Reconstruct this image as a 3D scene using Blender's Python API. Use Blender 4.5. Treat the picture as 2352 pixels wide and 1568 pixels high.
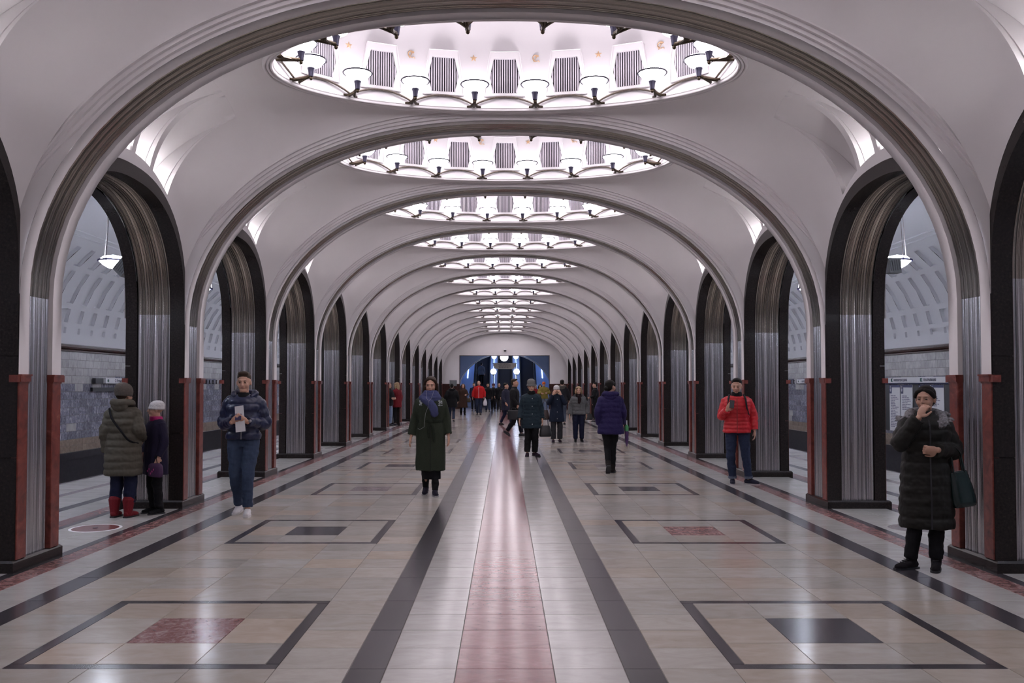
import bpy, bmesh, math, random
from mathutils import Vector, Matrix
for _o in list(bpy.data.objects):
    bpy.data.objects.remove(_o, do_unlink=True)
random.seed(7)
PI = math.pi
SC = bpy.context.scene
COL = SC.collection

# ------------------------------------------------------------------ camera, world, exposure
F_PX, CAM_H, VP_X, VP_Y = 2000.0, 1.62, 1160.0, 884.0
PITCH = math.radians(1.6)
cam_d = bpy.data.cameras.new('camera')
cam = bpy.data.objects.new('camera', cam_d)
COL.objects.link(cam)
cam.location = (0, 0, CAM_H)
cam.rotation_euler = (math.radians(90) + PITCH, 0, 0)
cam_d.sensor_fit = 'HORIZONTAL'
cam_d.sensor_width = 36.0
cam_d.lens = 36.0 * F_PX / 2352.0
cam_d.shift_x = (1176.0 - VP_X) / 2352.0
cam_d.shift_y = (VP_Y - 784.0 - F_PX * math.tan(PITCH)) / 2352.0
cam_d.clip_start = 0.05
cam_d.clip_end = 300
SC.camera = cam
w = bpy.data.worlds.new('world')
SC.world = w
w.use_nodes = True
w.node_tree.nodes['Background'].inputs[0].default_value = (0.5, 0.5, 0.6, 1)
w.node_tree.nodes['Background'].inputs[1].default_value = 0.02
SC.view_settings.view_transform = 'Standard'
SC.view_settings.look = 'None'
SC.view_settings.gamma = 1.0
SC.view_settings.use_curve_mapping = False
SC.view_settings.exposure = 0.13
SC.cycles.max_bounces = 5
SC.cycles.diffuse_bounces = 3
SC.cycles.glossy_bounces = 3
SC.cycles.transmission_bounces = 2
SC.cycles.use_light_tree = False
SC.cycles.caustics_reflective = False
SC.cycles.caustics_refractive = False
# light strengths (radiance of the glowing glass / tubes)
L_BOWL, L_COVE, L_PENDANT, L_GLOBE, L_FILL = 14.5, 58.0, 85.0, 6.0, 5.5
C_BOWL = (1.0, 0.925, 0.99)
C_COVE = (1.0, 0.97, 1.0)
C_PEND = (0.80, 0.85, 1.0)
C_BLUE = (0.45, 0.62, 1.0)

# ------------------------------------------------------------------ dimensions (metres)
PITCH_Y = 3.93                       # distance from pillar to pillar
def yc(k): return 7.95 + PITCH_Y * k
K0, K1 = -2, 13                      # pillars K0..K1
XH = 4.28                            # hall face of the arcades
XP = 5.02                            # platform face of the arcades
PH = 0.37                            # half pillar
END_Y = 59.25
X_EDGE, X_WALL = 7.25, 10.2

# ------------------------------------------------------------------ materials
MATS = {}
def _principled(name):
    m = bpy.data.materials.new(name)
    m.use_nodes = True
    nt = m.node_tree
    return m, nt, nt.nodes['Principled BSDF']
def simple(name, col, rough=0.6, metal=0.0, spec=0.5, coat=0.0, noise=0.0, nscale=20.0, bump=0.0, sheen=0.0):
    if name in MATS: return MATS[name]
    m, nt, b = _principled(name)
    b.inputs['Base Color'].default_value = (*col, 1)
    b.inputs['Roughness'].default_value = rough
    b.inputs['Metallic'].default_value = metal
    b.inputs['Specular IOR Level'].default_value = spec
    b.inputs['Coat Weight'].default_value = coat
    b.inputs['Sheen Weight'].default_value = sheen
    if noise or bump:
        tc = nt.nodes.new('ShaderNodeTexCoord')
        n = nt.nodes.new('ShaderNodeTexNoise')
        n.inputs['Scale'].default_value = nscale
        n.inputs['Detail'].default_value = 4
        nt.links.new(tc.outputs['Object'], n.inputs['Vector'])
        if noise:
            mx = nt.nodes.new('ShaderNodeMix'); mx.data_type = 'RGBA'; mx.blend_type = 'MULTIPLY'
            rp = nt.nodes.new('ShaderNodeValToRGB')
            rp.color_ramp.elements[0].position = 0.3
            rp.color_ramp.elements[0].color = (1 - noise, 1 - noise, 1 - noise, 1)
            rp.color_ramp.elements[1].position = 0.7
            rp.color_ramp.elements[1].color = (1, 1, 1, 1)
            nt.links.new(n.outputs['Fac'], rp.inputs[0])
            mx.inputs[0].default_value = 1.0
            mx.inputs[6].default_value = (*col, 1)
            nt.links.new(rp.outputs[0], mx.inputs[7])
            nt.links.new(mx.outputs[2], b.inputs['Base Color'])
        if bump:
            bp = nt.nodes.new('ShaderNodeBump')
            bp.inputs['Strength'].default_value = bump
            bp.inputs['Distance'].default_value = 0.01
            nt.links.new(n.outputs['Fac'], bp.inputs['Height'])
            nt.links.new(bp.outputs[0], b.inputs['Normal'])
    MATS[name] = m
    return m
def emit(name, col, strength):
    if name in MATS: return MATS[name]
    m = bpy.data.materials.new(name); m.use_nodes = True
    nt = m.node_tree; nt.nodes.clear()
    o = nt.nodes.new('ShaderNodeOutputMaterial'); e = nt.nodes.new('ShaderNodeEmission')
    e.inputs[0].default_value = (*col, 1); e.inputs[1].default_value = strength
    nt.links.new(e.outputs[0], o.inputs[0])
    MATS[name] = m
    return m
def stone(name, stops, scale=3.0, rough=0.2, distort=1.0, detail=8, per_tile=0.0, stretch=(1, 1, 1), per_col=None, nrough=0.6, bumpy=0.0, spec=0.5):
    """Veined stone: warped noise through a colour ramp; per_tile varies the value of each tile (attribute 'tint')."""
    if name in MATS: return MATS[name]
    m, nt, b = _principled(name)
    b.inputs['Roughness'].default_value = rough
    tc = nt.nodes.new('ShaderNodeTexCoord')
    geo = nt.nodes.new('ShaderNodeNewGeometry')
    mp = nt.nodes.new('ShaderNodeMapping'); mp.inputs['Scale'].default_value = stretch
    nt.links.new(geo.outputs['Position'], mp.inputs['Vector'])
    n = nt.nodes.new('ShaderNodeTexNoise')
    n.noise_dimensions = '4D'
    n.inputs['Scale'].default_value = scale; n.inputs['Detail'].default_value = detail
    n.inputs['Roughness'].default_value = nrough; n.inputs['Distortion'].default_value = distort
    nt.links.new(mp.outputs[0], n.inputs['Vector'])
    rp = nt.nodes.new('ShaderNodeValToRGB')
    el = rp.color_ramp.elements
    el[0].position, el[0].color = stops[0][0], (*stops[0][1], 1)
    el[1].position, el[1].color = stops[-1][0], (*stops[-1][1], 1)
    for p, c in stops[1:-1]:
        e = el.new(p); e.color = (*c, 1)
    nt.links.new(n.outputs['Fac'], rp.inputs[0])
    out = rp.outputs[0]
    if per_tile:
        at = nt.nodes.new('ShaderNodeAttribute'); at.attribute_name = 'tint'
        sep = nt.nodes.new('ShaderNodeSeparateColor')
        nt.links.new(at.outputs['Color'], sep.inputs[0])
        w4 = nt.nodes.new('ShaderNodeMath'); w4.operation = 'MULTIPLY'; w4.inputs[1].default_value = 37.0
        nt.links.new(sep.outputs[1], w4.inputs[0]); nt.links.new(w4.outputs[0], n.inputs['W'])
        mr = nt.nodes.new('ShaderNodeMapRange')
        mr.inputs[3].default_value = 1 - per_tile; mr.inputs[4].default_value = 1 + per_tile
        nt.links.new(sep.outputs[0], mr.inputs[0])
        mx = nt.nodes.new('ShaderNodeMix'); mx.data_type = 'RGBA'; mx.blend_type = 'MULTIPLY'; mx.inputs[0].default_value = 1
        nt.links.new(out, mx.inputs[6]); nt.links.new(mr.outputs[0], mx.inputs[7])
        out = mx.outputs[2]
        if per_col:
            m2 = nt.nodes.new('ShaderNodeMix'); m2.data_type = 'RGBA'; m2.blend_type = 'MULTIPLY'; 
            r2 = nt.nodes.new('ShaderNodeValToRGB')
            r2.color_ramp.elements[0].color = (*per_col[0], 1); r2.color_ramp.elements[1].color = (*per_col[1], 1)
            nt.links.new(sep.outputs[2], r2.inputs[0])
            m2.inputs[0].default_value = 1
            nt.links.new(out, m2.inputs[6]); nt.links.new(r2.outputs[0], m2.inputs[7])
            out = m2.outputs[2]
    nt.links.new(out, b.inputs['Base Color'])
    if bumpy:
        bp = nt.nodes.new('ShaderNodeBump'); bp.inputs['Strength'].default_value = bumpy; bp.inputs['Distance'].default_value = 0.005
        nt.links.new(n.outputs['Fac'], bp.inputs['Height']); nt.links.new(bp.outputs[0], b.inputs['Normal'])
    b.inputs['Specular IOR Level'].default_value = spec
    MATS[name] = m
    return m

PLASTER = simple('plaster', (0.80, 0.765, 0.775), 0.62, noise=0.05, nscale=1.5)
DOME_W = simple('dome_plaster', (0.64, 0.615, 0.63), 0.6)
GRANITE = stone('black_granite', [(0.30, (0.010, 0.008, 0.008)), (0.62, (0.022, 0.017, 0.016)), (0.78, (0.05, 0.04, 0.033))], 45, 0.2, 0.0, 3, spec=0.22)
def steel(name, axis, lo, hi, rough):
    """stainless strip: brightness and gloss vary from flute to flute, i.e. across one axis only"""
    m, nt, b = _principled(name)
    b.inputs['Metallic'].default_value = 1.0
    tc = nt.nodes.new('ShaderNodeTexCoord'); mp = nt.nodes.new('ShaderNodeMapping')
    mp.inputs['Scale'].default_value = (55, 0, .35) if axis == 'x' else (0, 55, .35)
    nt.links.new(tc.outputs['Object'], mp.inputs['Vector'])
    n = nt.nodes.new('ShaderNodeTexNoise'); n.inputs['Scale'].default_value = 1.0; n.inputs['Detail'].default_value = 2
    nt.links.new(mp.outputs[0], n.inputs['Vector'])
    rp = nt.nodes.new('ShaderNodeValToRGB')
    rp.color_ramp.elements[0].position = .36; rp.color_ramp.elements[0].color = (*lo, 1)  # dark and bright streaks painted in as reflections
    rp.color_ramp.elements[1].position = .64; rp.color_ramp.elements[1].color = (*hi, 1)
    nt.links.new(n.outputs['Fac'], rp.inputs[0]); nt.links.new(rp.outputs[0], b.inputs['Base Color'])
    mr = nt.nodes.new('ShaderNodeMapRange'); mr.inputs[1].default_value = .3; mr.inputs[2].default_value = .7
    mr.inputs[3].default_value = rough*1.5; mr.inputs[4].default_value = rough*.7
    nt.links.new(n.outputs['Fac'], mr.inputs[0]); nt.links.new(mr.outputs[0], b.inputs['Roughness'])
    MATS[name] = m
    return m
STEEL = steel('fluted_steel', 'x', (.22, .215, .225), (.86, .85, .88), .20)
STEEL_Y = steel('fluted_steel_hall', 'y', (.22, .215, .225), (.80, .79, .82), .20)
STEEL_ARCH = steel('fluted_steel_arch', 'x', (.10, .09, .085), (.62, .57, .50), .20)  # arch copies are darker: dimmer reflections put into the colour
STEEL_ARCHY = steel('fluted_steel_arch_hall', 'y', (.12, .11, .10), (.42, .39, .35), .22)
REDSTONE = stone('red_rhodonite', [(0.25, (0.05, 0.010, 0.008)), (0.48, (0.15, 0.030, 0.022)), (0.62, (0.20, 0.048, 0.036)), (0.78, (0.32, 0.13, 0.10))], 6, 0.30, 1.8, 5)
BRONZE = simple('bronze', (0.10, 0.075, 0.05), 0.35, metal=0.9, noise=0.4, nscale=60)
RAILB = simple('bronze_rail', (0.34, 0.29, 0.25), 0.38, metal=0.7, noise=0.4, nscale=40)
DARKMET = simple('dark_metal', (0.03, 0.028, 0.05), 0.4, metal=0.6)
GOLD = simple('gilded', (0.75, 0.50, 0.30), 0.35, metal=0.6)
GRDARK = simple('grille_void', (0.035, 0.03, 0.045), 0.8)
SLATM = simple('grille_slat', (0.50, 0.47, 0.52), 0.5)
BOWL = emit('lamp_glass', C_BOWL, L_BOWL)
COVE = emit('cove_tube_glass', C_COVE, L_COVE)
PEND = emit('pendant_glass', C_PEND, L_PENDANT)
GLOBE = emit('globe_glass', (0.85, 0.88, 1.0), L_GLOBE)
BLUEFILL = emit('blue_tube_glass', C_BLUE, L_FILL)  # for tubes added to fill the escalator hall with blue light
MORTAR = simple('floor_joint', (0.18, 0.165, 0.155), 0.7)
T_BEIGE = stone('beige_marble', [(0.25, (0.36, 0.325, 0.29)), (0.5, (0.42, 0.385, 0.35)), (0.75, (0.47, 0.44, 0.41))], 3.0, 0.175, 1.2, 4, 0.10, (1, 2.2, 1), ((0.985, 1.0, 1.01), (1.05, 0.955, 0.87)))
T_LIGHT = stone('light_marble', [(0.25, (0.42, 0.40, 0.38)), (0.5, (0.50, 0.48, 0.46)), (0.75, (0.55, 0.535, 0.52))], 3.0, 0.15, 1.2, 4, 0.06, (1, 2.6, 1))
T_DARK = stone('dark_floor_stone', [(0.3, (0.040, 0.036, 0.042)), (0.6, (0.060, 0.054, 0.062)), (0.8, (0.085, 0.076, 0.085))], 14, 0.20, 0.3, 3, 0.22)
T_RED = stone('red_floor_marble', [(0.30, (0.16, 0.055, 0.058)), (0.50, (0.25, 0.095, 0.095)), (0.64, (0.30, 0.13, 0.13)), (0.72, (0.52, 0.42, 0.40))], 3.2, 0.155, 2.2, 5, 0.10, (0.8, 2.2, 1), nrough=0.7)
T_REDM = stone('mottled_red_marble', [(0.32, (0.15, 0.05, 0.05)), (0.47, (0.24, 0.105, 0.10)), (0.56, (0.33, 0.20, 0.19)), (0.70, (0.46, 0.36, 0.345))], 7, 0.2, 2.6, 5, 0.12, nrough=0.7)
T_MAUVE = stone('mauve_floor_stone', [(0.3, (0.19, 0.15, 0.155)), (0.7, (0.30, 0.25, 0.25))], 8, 0.2, 1.0, 6, 0.12)
W_GREY = stone('grey_wall_marble', [(0.30, (0.07, 0.07, 0.10)), (0.46, (0.17, 0.17, 0.22)), (0.58, (0.30, 0.30, 0.36)), (0.70, (0.60, 0.59, 0.62))], 9, 0.22, 2.4, 5, 0.25, (1, 1, 0.55), nrough=0.68)
W_PALE = stone('pale_wall_marble', [(0.28, (0.34, 0.325, 0.335)), (0.55, (0.47, 0.455, 0.46)), (0.78, (0.55, 0.53, 0.53))], 6, 0.25, 1.6, 4, 0.12, (1, 1, 0.5))
W_TAN = stone('tan_wall_stone', [(0.28, (0.16, 0.125, 0.10)), (0.6, (0.30, 0.235, 0.19)), (0.78, (0.38, 0.31, 0.26))], 8, 0.3, 1.2, 4, 0.15)
W_DARK = stone('dark_plinth_stone', [(0.3, (0.030, 0.028, 0.033)), (0.7, (0.065, 0.06, 0.07))], 12, 0.3, 0.6, 6, 0.25)
DADO = stone('brown_dado_stone', [(0.3, (0.035, 0.014, 0.012)), (0.7, (0.085, 0.035, 0.030))], 8, 0.2, 1.5, 6, 0.15)
WHITE_P = simple('white_paint', (0.72, 0.71, 0.74), 0.5)
BLACK_P = simple('black_paint', (0.015, 0.015, 0.02), 0.5)
NAVY_P = simple('navy_paint', (0.02, 0.025, 0.10), 0.5)
GREYBOX = simple('grey_plastic', (0.16, 0.165, 0.17), 0.5)

# ------------------------------------------------------------------ mesh helpers
class MB:
    """Collects vertices and faces, then links ONE mesh object."""
    def __init__(s): s.v = []; s.f = []; s.m = []; s.cur = 0
    def quad(s, a, b, c, d):
        n = len(s.v); s.v += [a, b, c, d]; s.f.append((n, n+1, n+2, n+3)); s.m.append(s.cur)
    def poly(s, pts):
        n = len(s.v); s.v += list(pts); s.f.append(tuple(range(n, n+len(pts)))); s.m.append(s.cur)
    def box(s, x0, x1, y0, y1, z0, z1):
        n = len(s.v)
        s.v += [(x0,y0,z0),(x1,y0,z0),(x1,y1,z0),(x0,y1,z0),(x0,y0,z1),(x1,y0,z1),(x1,y1,z1),(x0,y1,z1)]
        for f in ((3,2,1,0),(4,5,6,7),(0,1,5,4),(1,2,6,5),(2,3,7,6),(3,0,4,7)):
            s.f.append(tuple(n+i for i in f)); s.m.append(s.cur)
    def grid(s, rows, close=False):
        """rows: list of equal-length point lists."""
        n = len(s.v); w_ = len(rows[0])
        for r in rows: s.v += r
        for i in range(len(rows) - 1):
            for j in range(w_ - (0 if close else 1)):
                a = n + i*w_ + j; b = n + i*w_ + (j+1) % w_
                s.f.append((a, b, b + w_, a + w_)); s.m.append(s.cur)
    def lathe(s, prof, seg=20, c=(0, 0, 0), axis='z'):
        rows = []
        for r, z in prof:
            row = []
            for i in range(seg):
                a = 2*PI*i/seg
                if axis == 'z': row.append((c[0]+r*math.cos(a), c[1]+r*math.sin(a), c[2]+z))
                else: row.append((c[0]+r*math.cos(a), c[1]+z, c[2]+r*math.sin(a)))
            rows.append(row)
        s.grid(rows, True)
    def tube(s, pts, r, seg=8, close=False):
        pts = [Vector(p) for p in pts]; rows = []
        rs = r if isinstance(r, (list, tuple)) else [r]*len(pts)
        n = len(pts); up = Vector((0, 0, 1))
        for i, p in enumerate(pts):
            if close: t = pts[(i+1) % n] - pts[i-1]
            else: t = pts[min(i+1, n-1)] - pts[max(i-1, 0)]
            t.normalize()
            a = t.cross(up)
            if a.length < 1e-4: a = t.cross(Vector((1, 0, 0)))
            a.normalize(); b = a.cross(t)
            rows.append([tuple(p + (a*math.cos(2*PI*j/seg) + b*math.sin(2*PI*j/seg))*rs[i]) for j in range(seg)])
        if close: rows.append(rows[0])
        s.grid(rows, True)
        if not close:
            s.poly(rows[0][::-1]); s.poly(rows[-1])
    def ell(s, c, r, seg=12, ring=8):
        rows = []
        for i in range(ring+1):
            t = PI*i/ring
            rows.append([(c[0]+r[0]*math.sin(t)*math.cos(2*PI*j/seg), c[1]+r[1]*math.sin(t)*math.sin(2*PI*j/seg), c[2]-r[2]*math.cos(t)) for j in range(seg)])
        s.grid(rows, True)
    def prism(s, pts, y0, y1, axis='y'):
        """pts 2D outline (x,z); extruded along y."""
        f = (lambda p, y: (p[0], y, p[1])) if axis == 'y' else ((lambda p, y: (y, p[0], p[1])) if axis == 'x' else (lambda p, y: (p[0], p[1], y)))
        s.poly([f(p, y0) for p in pts]); s.poly([f(p, y1) for p in pts][::-1])
        n = len(pts)
        for i in range(n):
            a, b = pts[i], pts[(i+1) % n]
            s.quad(f(a, y1), f(b, y1), f(b, y0), f(a, y0))
    def mesh(s, name, mats, smooth=False, fix=True):
        me = bpy.data.meshes.new(name)
        me.from_pydata([tuple(p) for p in s.v], [], s.f)
        if not isinstance(mats, (list, tuple)): mats = [mats]
        for m in mats: me.materials.append(m)
        if len(mats) > 1: me.polygons.foreach_set('material_index', s.m)
        if fix:
            bm = bmesh.new(); bm.from_mesh(me)
            bmesh.ops.remove_doubles(bm, verts=bm.verts, dist=1e-5)
            bmesh.ops.recalc_face_normals(bm, faces=bm.faces)
            bm.to_mesh(me); bm.free()
        if smooth:
            me.polygons.foreach_set('use_smooth', [True]*len(me.polygons))
            try: me.set_sharp_from_angle(angle=math.radians(smooth if smooth > 1 else 35))
            except Exception: pass
        me.update()
        return me
    def build(s, name, mats, parent=None, smooth=False, fix=True):
        return put(name, s.mesh(name, mats, smooth, fix), parent)
def put(name, me, parent=None, loc=None, rz=None):
    o = bpy.data.objects.new(name, me)
    COL.objects.link(o)
    if parent is not None: o.parent = parent
    if loc is not None: o.location = loc
    if rz is not None: o.rotation_euler = (0, 0, rz)
    return o
def empty(name, loc=(0, 0, 0), rz=0):
    return put(name, None, None, loc, rz)
def tag(o, label=None, cat=None, group=None, kind=None):
    if label: o['label'] = label
    if cat: o['category'] = cat
    if group: o['group'] = group
    if kind: o['kind'] = kind
    return o
def kids(o): return [c for c in ALLCH.get(o.name, [])]
def copy_tree(o, parent=None):
    c = o.copy(); COL.objects.link(c); c.parent = parent
    for ch in o.children: copy_tree(ch, c)
    return c
ORD = ['nearest', 'second', 'third', 'fourth', 'fifth', 'sixth', 'seventh', 'eighth', 'ninth', 'tenth', 'eleventh', 'twelfth', 'thirteenth', 'fourteenth', 'fifteenth', 'sixteenth']
_TMP = []
def bake(ob):
    """evaluate one object's modifiers in a scratch scene (keeps the big scene out of the dependency graph)"""
    if not _TMP: _TMP.append(bpy.data.scenes.new('scratch'))
    ts = _TMP[0]; ts.collection.objects.link(ob)
    vl = ts.view_layers[0]; vl.update()
    me = bpy.data.meshes.new_from_object(ob.evaluated_get(vl.depsgraph))
    bpy.data.objects.remove(ob, do_unlink=True)
    return me
def text_mesh(body, size, depth=0.002):
    cu = bpy.data.curves.new('lettering', 'FONT'); cu.body = body; cu.size = size; cu.extrude = depth; cu.resolution_u = 2
    return bake(bpy.data.objects.new('lettering', cu))
def pix(x, y, Y):
    """photograph pixel at depth Y -> world point (used only to read sizes off the photograph)"""
    return ((x - VP_X)*Y/F_PX, Y, CAM_H + (VP_Y - y)*Y/F_PX)
# ================================================================== profiles
A_T, Z_T, B_T, P_T = 4.24, 2.42, 2.73, 2.3          # transverse arch soffit: half span, springing, rise, exponent
def arch_path(r=0.0, n=44, zlow=None):
    """points (x, z, nx, nz) of the transverse arch soffit pushed outward by r; left to right"""
    pts = []
    for i in range(n + 1):
        t = PI - PI*i/n
        c, s_ = math.cos(t), math.sin(t)
        x = math.copysign(abs(c)**(2/P_T), c)*A_T; z = Z_T + B_T*abs(s_)
        pts.append((x, z))
    out = []
    if zlow is not None: pts = [(-A_T, zlow)] + pts + [(A_T, zlow)]
    for i, p in enumerate(pts):
        a, b = pts[max(i-1, 0)], pts[min(i+1, len(pts)-1)]
        if zlow is not None and i == 0: b = (p[0], p[1]+1)
        if zlow is not None and i == len(pts)-1: a = (p[0], p[1]+1)
        tx, tz = b[0]-a[0], b[1]-a[1]; L = math.hypot(tx, tz)
        nx, nz = -tz/L, tx/L
        out.append((p[0]+nx*r, p[1]+nz*r, nx, nz))
    return out
def sweep_arch(mb, sec, zlow=None, zmin=None, n=44):
    """sec: list of (y, r)"""
    base = arch_path(0, n, zlow)
    rows = []
    for (x, z, nx, nz) in base:
        if zmin is not None and z < zmin: continue
        rows.append([(x+nx*r, y, z+nz*r) for (y, r) in sec])
    mb.grid(rows)
# longitudinal arches: half opening, springing, rise
LA, LZ, LB, LN = 1.965-PH, 2.55, 1.43, 2.4
OA, OB = LA+0.07, 1.59
def zin(y):
    t = min(abs(y)/LA, 1.0); return LZ + LB*max(0, 1-t**LN)**(1/LN)
def zout(y):
    t = min(abs(y)/OA, 1.0); return LZ + OB*max(0, 1-t**LN)**(1/LN)
def flutes(w, groups, amp=0.013, seg=5):
    """corrugated section across width w -> list of (u, h)"""
    tot = sum(groups); u = -w/2; out = [(u, 0.0)]
    for g in groups:
        gw = w*g/tot
        for i in range(1, seg+1):
            t = i/seg
            out.append((u+gw*t, min(amp, gw*0.42)*math.sin(PI*t)))
        u += gw
    return out
GR_SIDE = [2.4,.8,.8,.8,.8,2.4,.8,.8,.8,.8,.8,2.4,.8,.8,.8,.8,.8,2.4,.8,.8,.8,.8,2.4]
GR_HALL = [2.0,.8,.8,.8,2.0,.8,.8,.8,2.0,.8,.8,.8,2.0]

# ================================================================== one transverse arch (shared meshes)
def make_transverse():
    m = {}
    for sgn, key in ((-1, 'near'), (1, 'far')):
        mb = MB()
        sec = [(sgn*0.20, 0.05), (sgn*0.20, 0.0), (sgn*0.36, 0.0)]
        sweep_arch(mb, sec, zlow=1.715)
        # stepped moulding: full on the crown, fanning into one corner where it meets the pillar
        st = [(0.0, .0), (0.0, .036), (.035, .036), (.035, .072), (.07, .072), (.07, .108), (.11, .108), (.11, .14)]
        for half in (-1, 1):
            rows = []
            pth = arch_path(0, 88)
            pth = [p for p in pth if (p[0] < .02 if half < 0 else p[0] > -.02)]
            for (x, z, nx, nz) in pth:
                w_ = min(1.0, max(0.0, (z-3.02)/1.0)); w_ = w_*w_*(3-2*w_)
                lim = (4.262-abs(x))/max(abs(nx), 1e-6)
                row = []
                for i_, (dy, r) in enumerate(st):
                    rr = r if i_ == 0 else min(r*w_+(1-w_)*.19, max(lim, 0))
                    row.append((x+nx*rr, sgn*(.36+dy*w_), z+nz*rr))
                rows.append(row)
            mb.grid(rows)
        m[key] = mb.mesh('plaster_rib', PLASTER, 30)
    mb = MB()
    sec = [(u, 0.042-h) for u, h in flutes(0.40, GR_HALL, 0.012)]
    sweep_arch(mb, sec)
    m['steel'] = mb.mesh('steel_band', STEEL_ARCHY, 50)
    return m
TM = make_transverse()
# ================================================================== pillar (built at X>0 side, hall face towards -X)
def make_pillar():
    m = {}
    mb = MB(); mb.box(XH+.04, XP-.05, -PH+.035, PH-.035, 0.0, 3.0); m['core'] = mb.mesh('core', GRANITE)
    # base plinth with chamfered lip
    def plinth(z0, z1, g, h):
        return z0
    mb = MB()
    for (e0, e1, z0, z1) in ((0.05, 0.05, 0.0, 0.085), (0.05, 0.03, 0.085, 0.105)):
        lo = [(XH-e0, -PH-e0), (XP+e0, -PH-e0), (XP+e0, PH+e0), (XH-e0, PH+e0)]
        hi = [(XH-e1, -PH-e1), (XP+e1, -PH-e1), (XP+e1, PH+e1), (XH-e1, PH+e1)]
        for i in range(4):
            j = (i+1) % 4
            mb.quad((*lo[i], z0), (*lo[j], z0), (*hi[j], z1), (*hi[i], z1))
    mb.poly([(XH-.03, -PH-.03, .105), (XP+.03, -PH-.03, .105), (XP+.03, PH+.03, .105), (XH-.03, PH+.03, .105)])
    m['base'] = mb.mesh('base', GRANITE)
    # granite panels on the two sides (three stacked slabs each)
    slabs = [(.105, 0.985), (.99, 1.87), (1.875, LZ)]
    for nm, (xa, xb) in (('h', (A_T+.006, XH+.15)), ('p', (XP-.15, XP))):
        for i, (z0, z1) in enumerate(slabs):
            mb = MB()
            mb.box(xa, xb, -PH, -PH+.05, z0, z1)
            m['gran'+nm+str(i)] = mb.mesh('granite_panel', GRANITE)
    # fluted steel on the side facing -Y
    mb = MB()
    sec = [(XH+.37+u, -PH+.022-h) for u, h in flutes(0.44, GR_SIDE, .014)]
    mb.grid([[(x, y, .105) for x, y in sec], [(x, y, LZ) for x, y in sec]])
    m['steel_side'] = mb.mesh('steel_cladding', STEEL, 50)
    mb = MB()
    sec = [(A_T+.042-h, u) for u, h in flutes(0.40, GR_HALL, .012)]
    mb.grid([[(x, y, .105) for x, y in sec], [(x, y, Z_T) for x, y in sec]])
    m['steel_hall'] = mb.mesh('steel_cladding', STEEL_Y, 50)
    mb = MB()
    sec = [(XP-.045+h, u) for u, h in flutes(0.38, GR_HALL, .012)]
    mb.grid([[(x, y, .105) for x, y in sec], [(x, y, Z_T) for x, y in sec]])
    m['steel_plat'] = mb.mesh('steel_cladding', STEEL_Y, 50)
    # red pilasters with capitals
    mb = MB(); b0 = A_T-.004
    pts = [(b0+.006, .205), (b0, .212), (b0, .355), (b0+.006, .362), (b0+.06, .362), (b0+.06, .205)]
    mb.prism(pts, .105, 1.65, 'z'); m['pil'] = mb.mesh('red_pilaster', REDSTONE)
    mb = MB()
    for (e, z0, z1) in ((.006, 1.635, 1.65), (.018, 1.65, 1.70), (.026, 1.70, 1.715)):
        mb.box(b0-e, b0+.06, .205-e*.6, .362, z0, z1)
    m['cap'] = mb.mesh('capital', REDSTONE)
    # small square block of the capital that turns the corner onto the side face
    mb = MB()
    mb.box(b0-.012, b0+.062, .34, PH+.035, 1.645, 1.708)
    m['capret'] = mb.mesh('capital_return', REDSTONE)
    mb = MB(); mb.prism([(XP-.05, .205), (XP+.006, .205), (XP+.006, .362), (XP-.05, .362)], .105, 1.65, 'z'); m['pilp'] = mb.mesh('red_pilaster', REDSTONE)
    mb = MB(); mb.box(XP-.04, XP+.035, .195, PH+.02, 1.645, 1.71); m['capp'] = mb.mesh('capital', REDSTONE)
    return m
PM = make_pillar()
def flip(o, sx, sy):
    o.scale = (sx, sy, 1)
    return o
def place_pillar(k, side, first):
    t = empty('pillar', (0, yc(k), 0))
    t.scale = (side, 1, 1)
    put('core', PM['core'], t); put('base', PM['base'], t)
    for sy in (1, -1):
        for key in ('granh0', 'granh1', 'granh2', 'granp0', 'granp1', 'granp2'):
            flip(put('granite_panel', PM[key], t), 1, sy)
        flip(put('steel_cladding', PM['steel_side'], t), 1, sy)
        flip(put('red_pilaster', PM['pil'], t), 1, sy)
        c = flip(put('capital', PM['cap'], t), 1, sy)
        r = put('capital_return', PM['capret'], c)
        flip(put('red_pilaster', PM['pilp'], t), 1, sy)
        flip(put('capital', PM['capp'], t), 1, sy)
    put('steel_cladding', PM['steel_hall'], t); put('steel_cladding', PM['steel_plat'], t)
    row = 'left' if side < 0 else 'right'
    if k >= 0:
        pos = 'cut by the %s edge of the photo' % row if k == 0 else '%s in the %s-hand row' % (ORD[k], row)
        lab = 'black granite and fluted steel pillar with red stone corners, %s' % pos
    else:
        lab = 'black granite and fluted steel pillar beside the camera, %s row, %s' % (row, 'just ahead' if k == -1 else 'level with it')
    tag(t, lab, 'pillar', '%s row of pillars' % row)
for k in range(K0, K1+1):
    for side in (-1, 1):
        place_pillar(k, side, None)
for k in range(K0, K1+1):
    t = empty('transverse_arch', (0, yc(k), 0))
    put('plaster_rib', TM['near'], t); put('plaster_rib', TM['far'], t); put('steel_band', TM['steel'], t)
    pos = ('%s arch from the camera' % ORD[k]) if k >= 0 else ('overhead behind the nearest arch' if k == -1 else 'above the camera')
    tag(t, 'white arch with a dark fluted steel soffit spanning the hall, %s' % pos, 'arch', 'arches spanning the hall')
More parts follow.
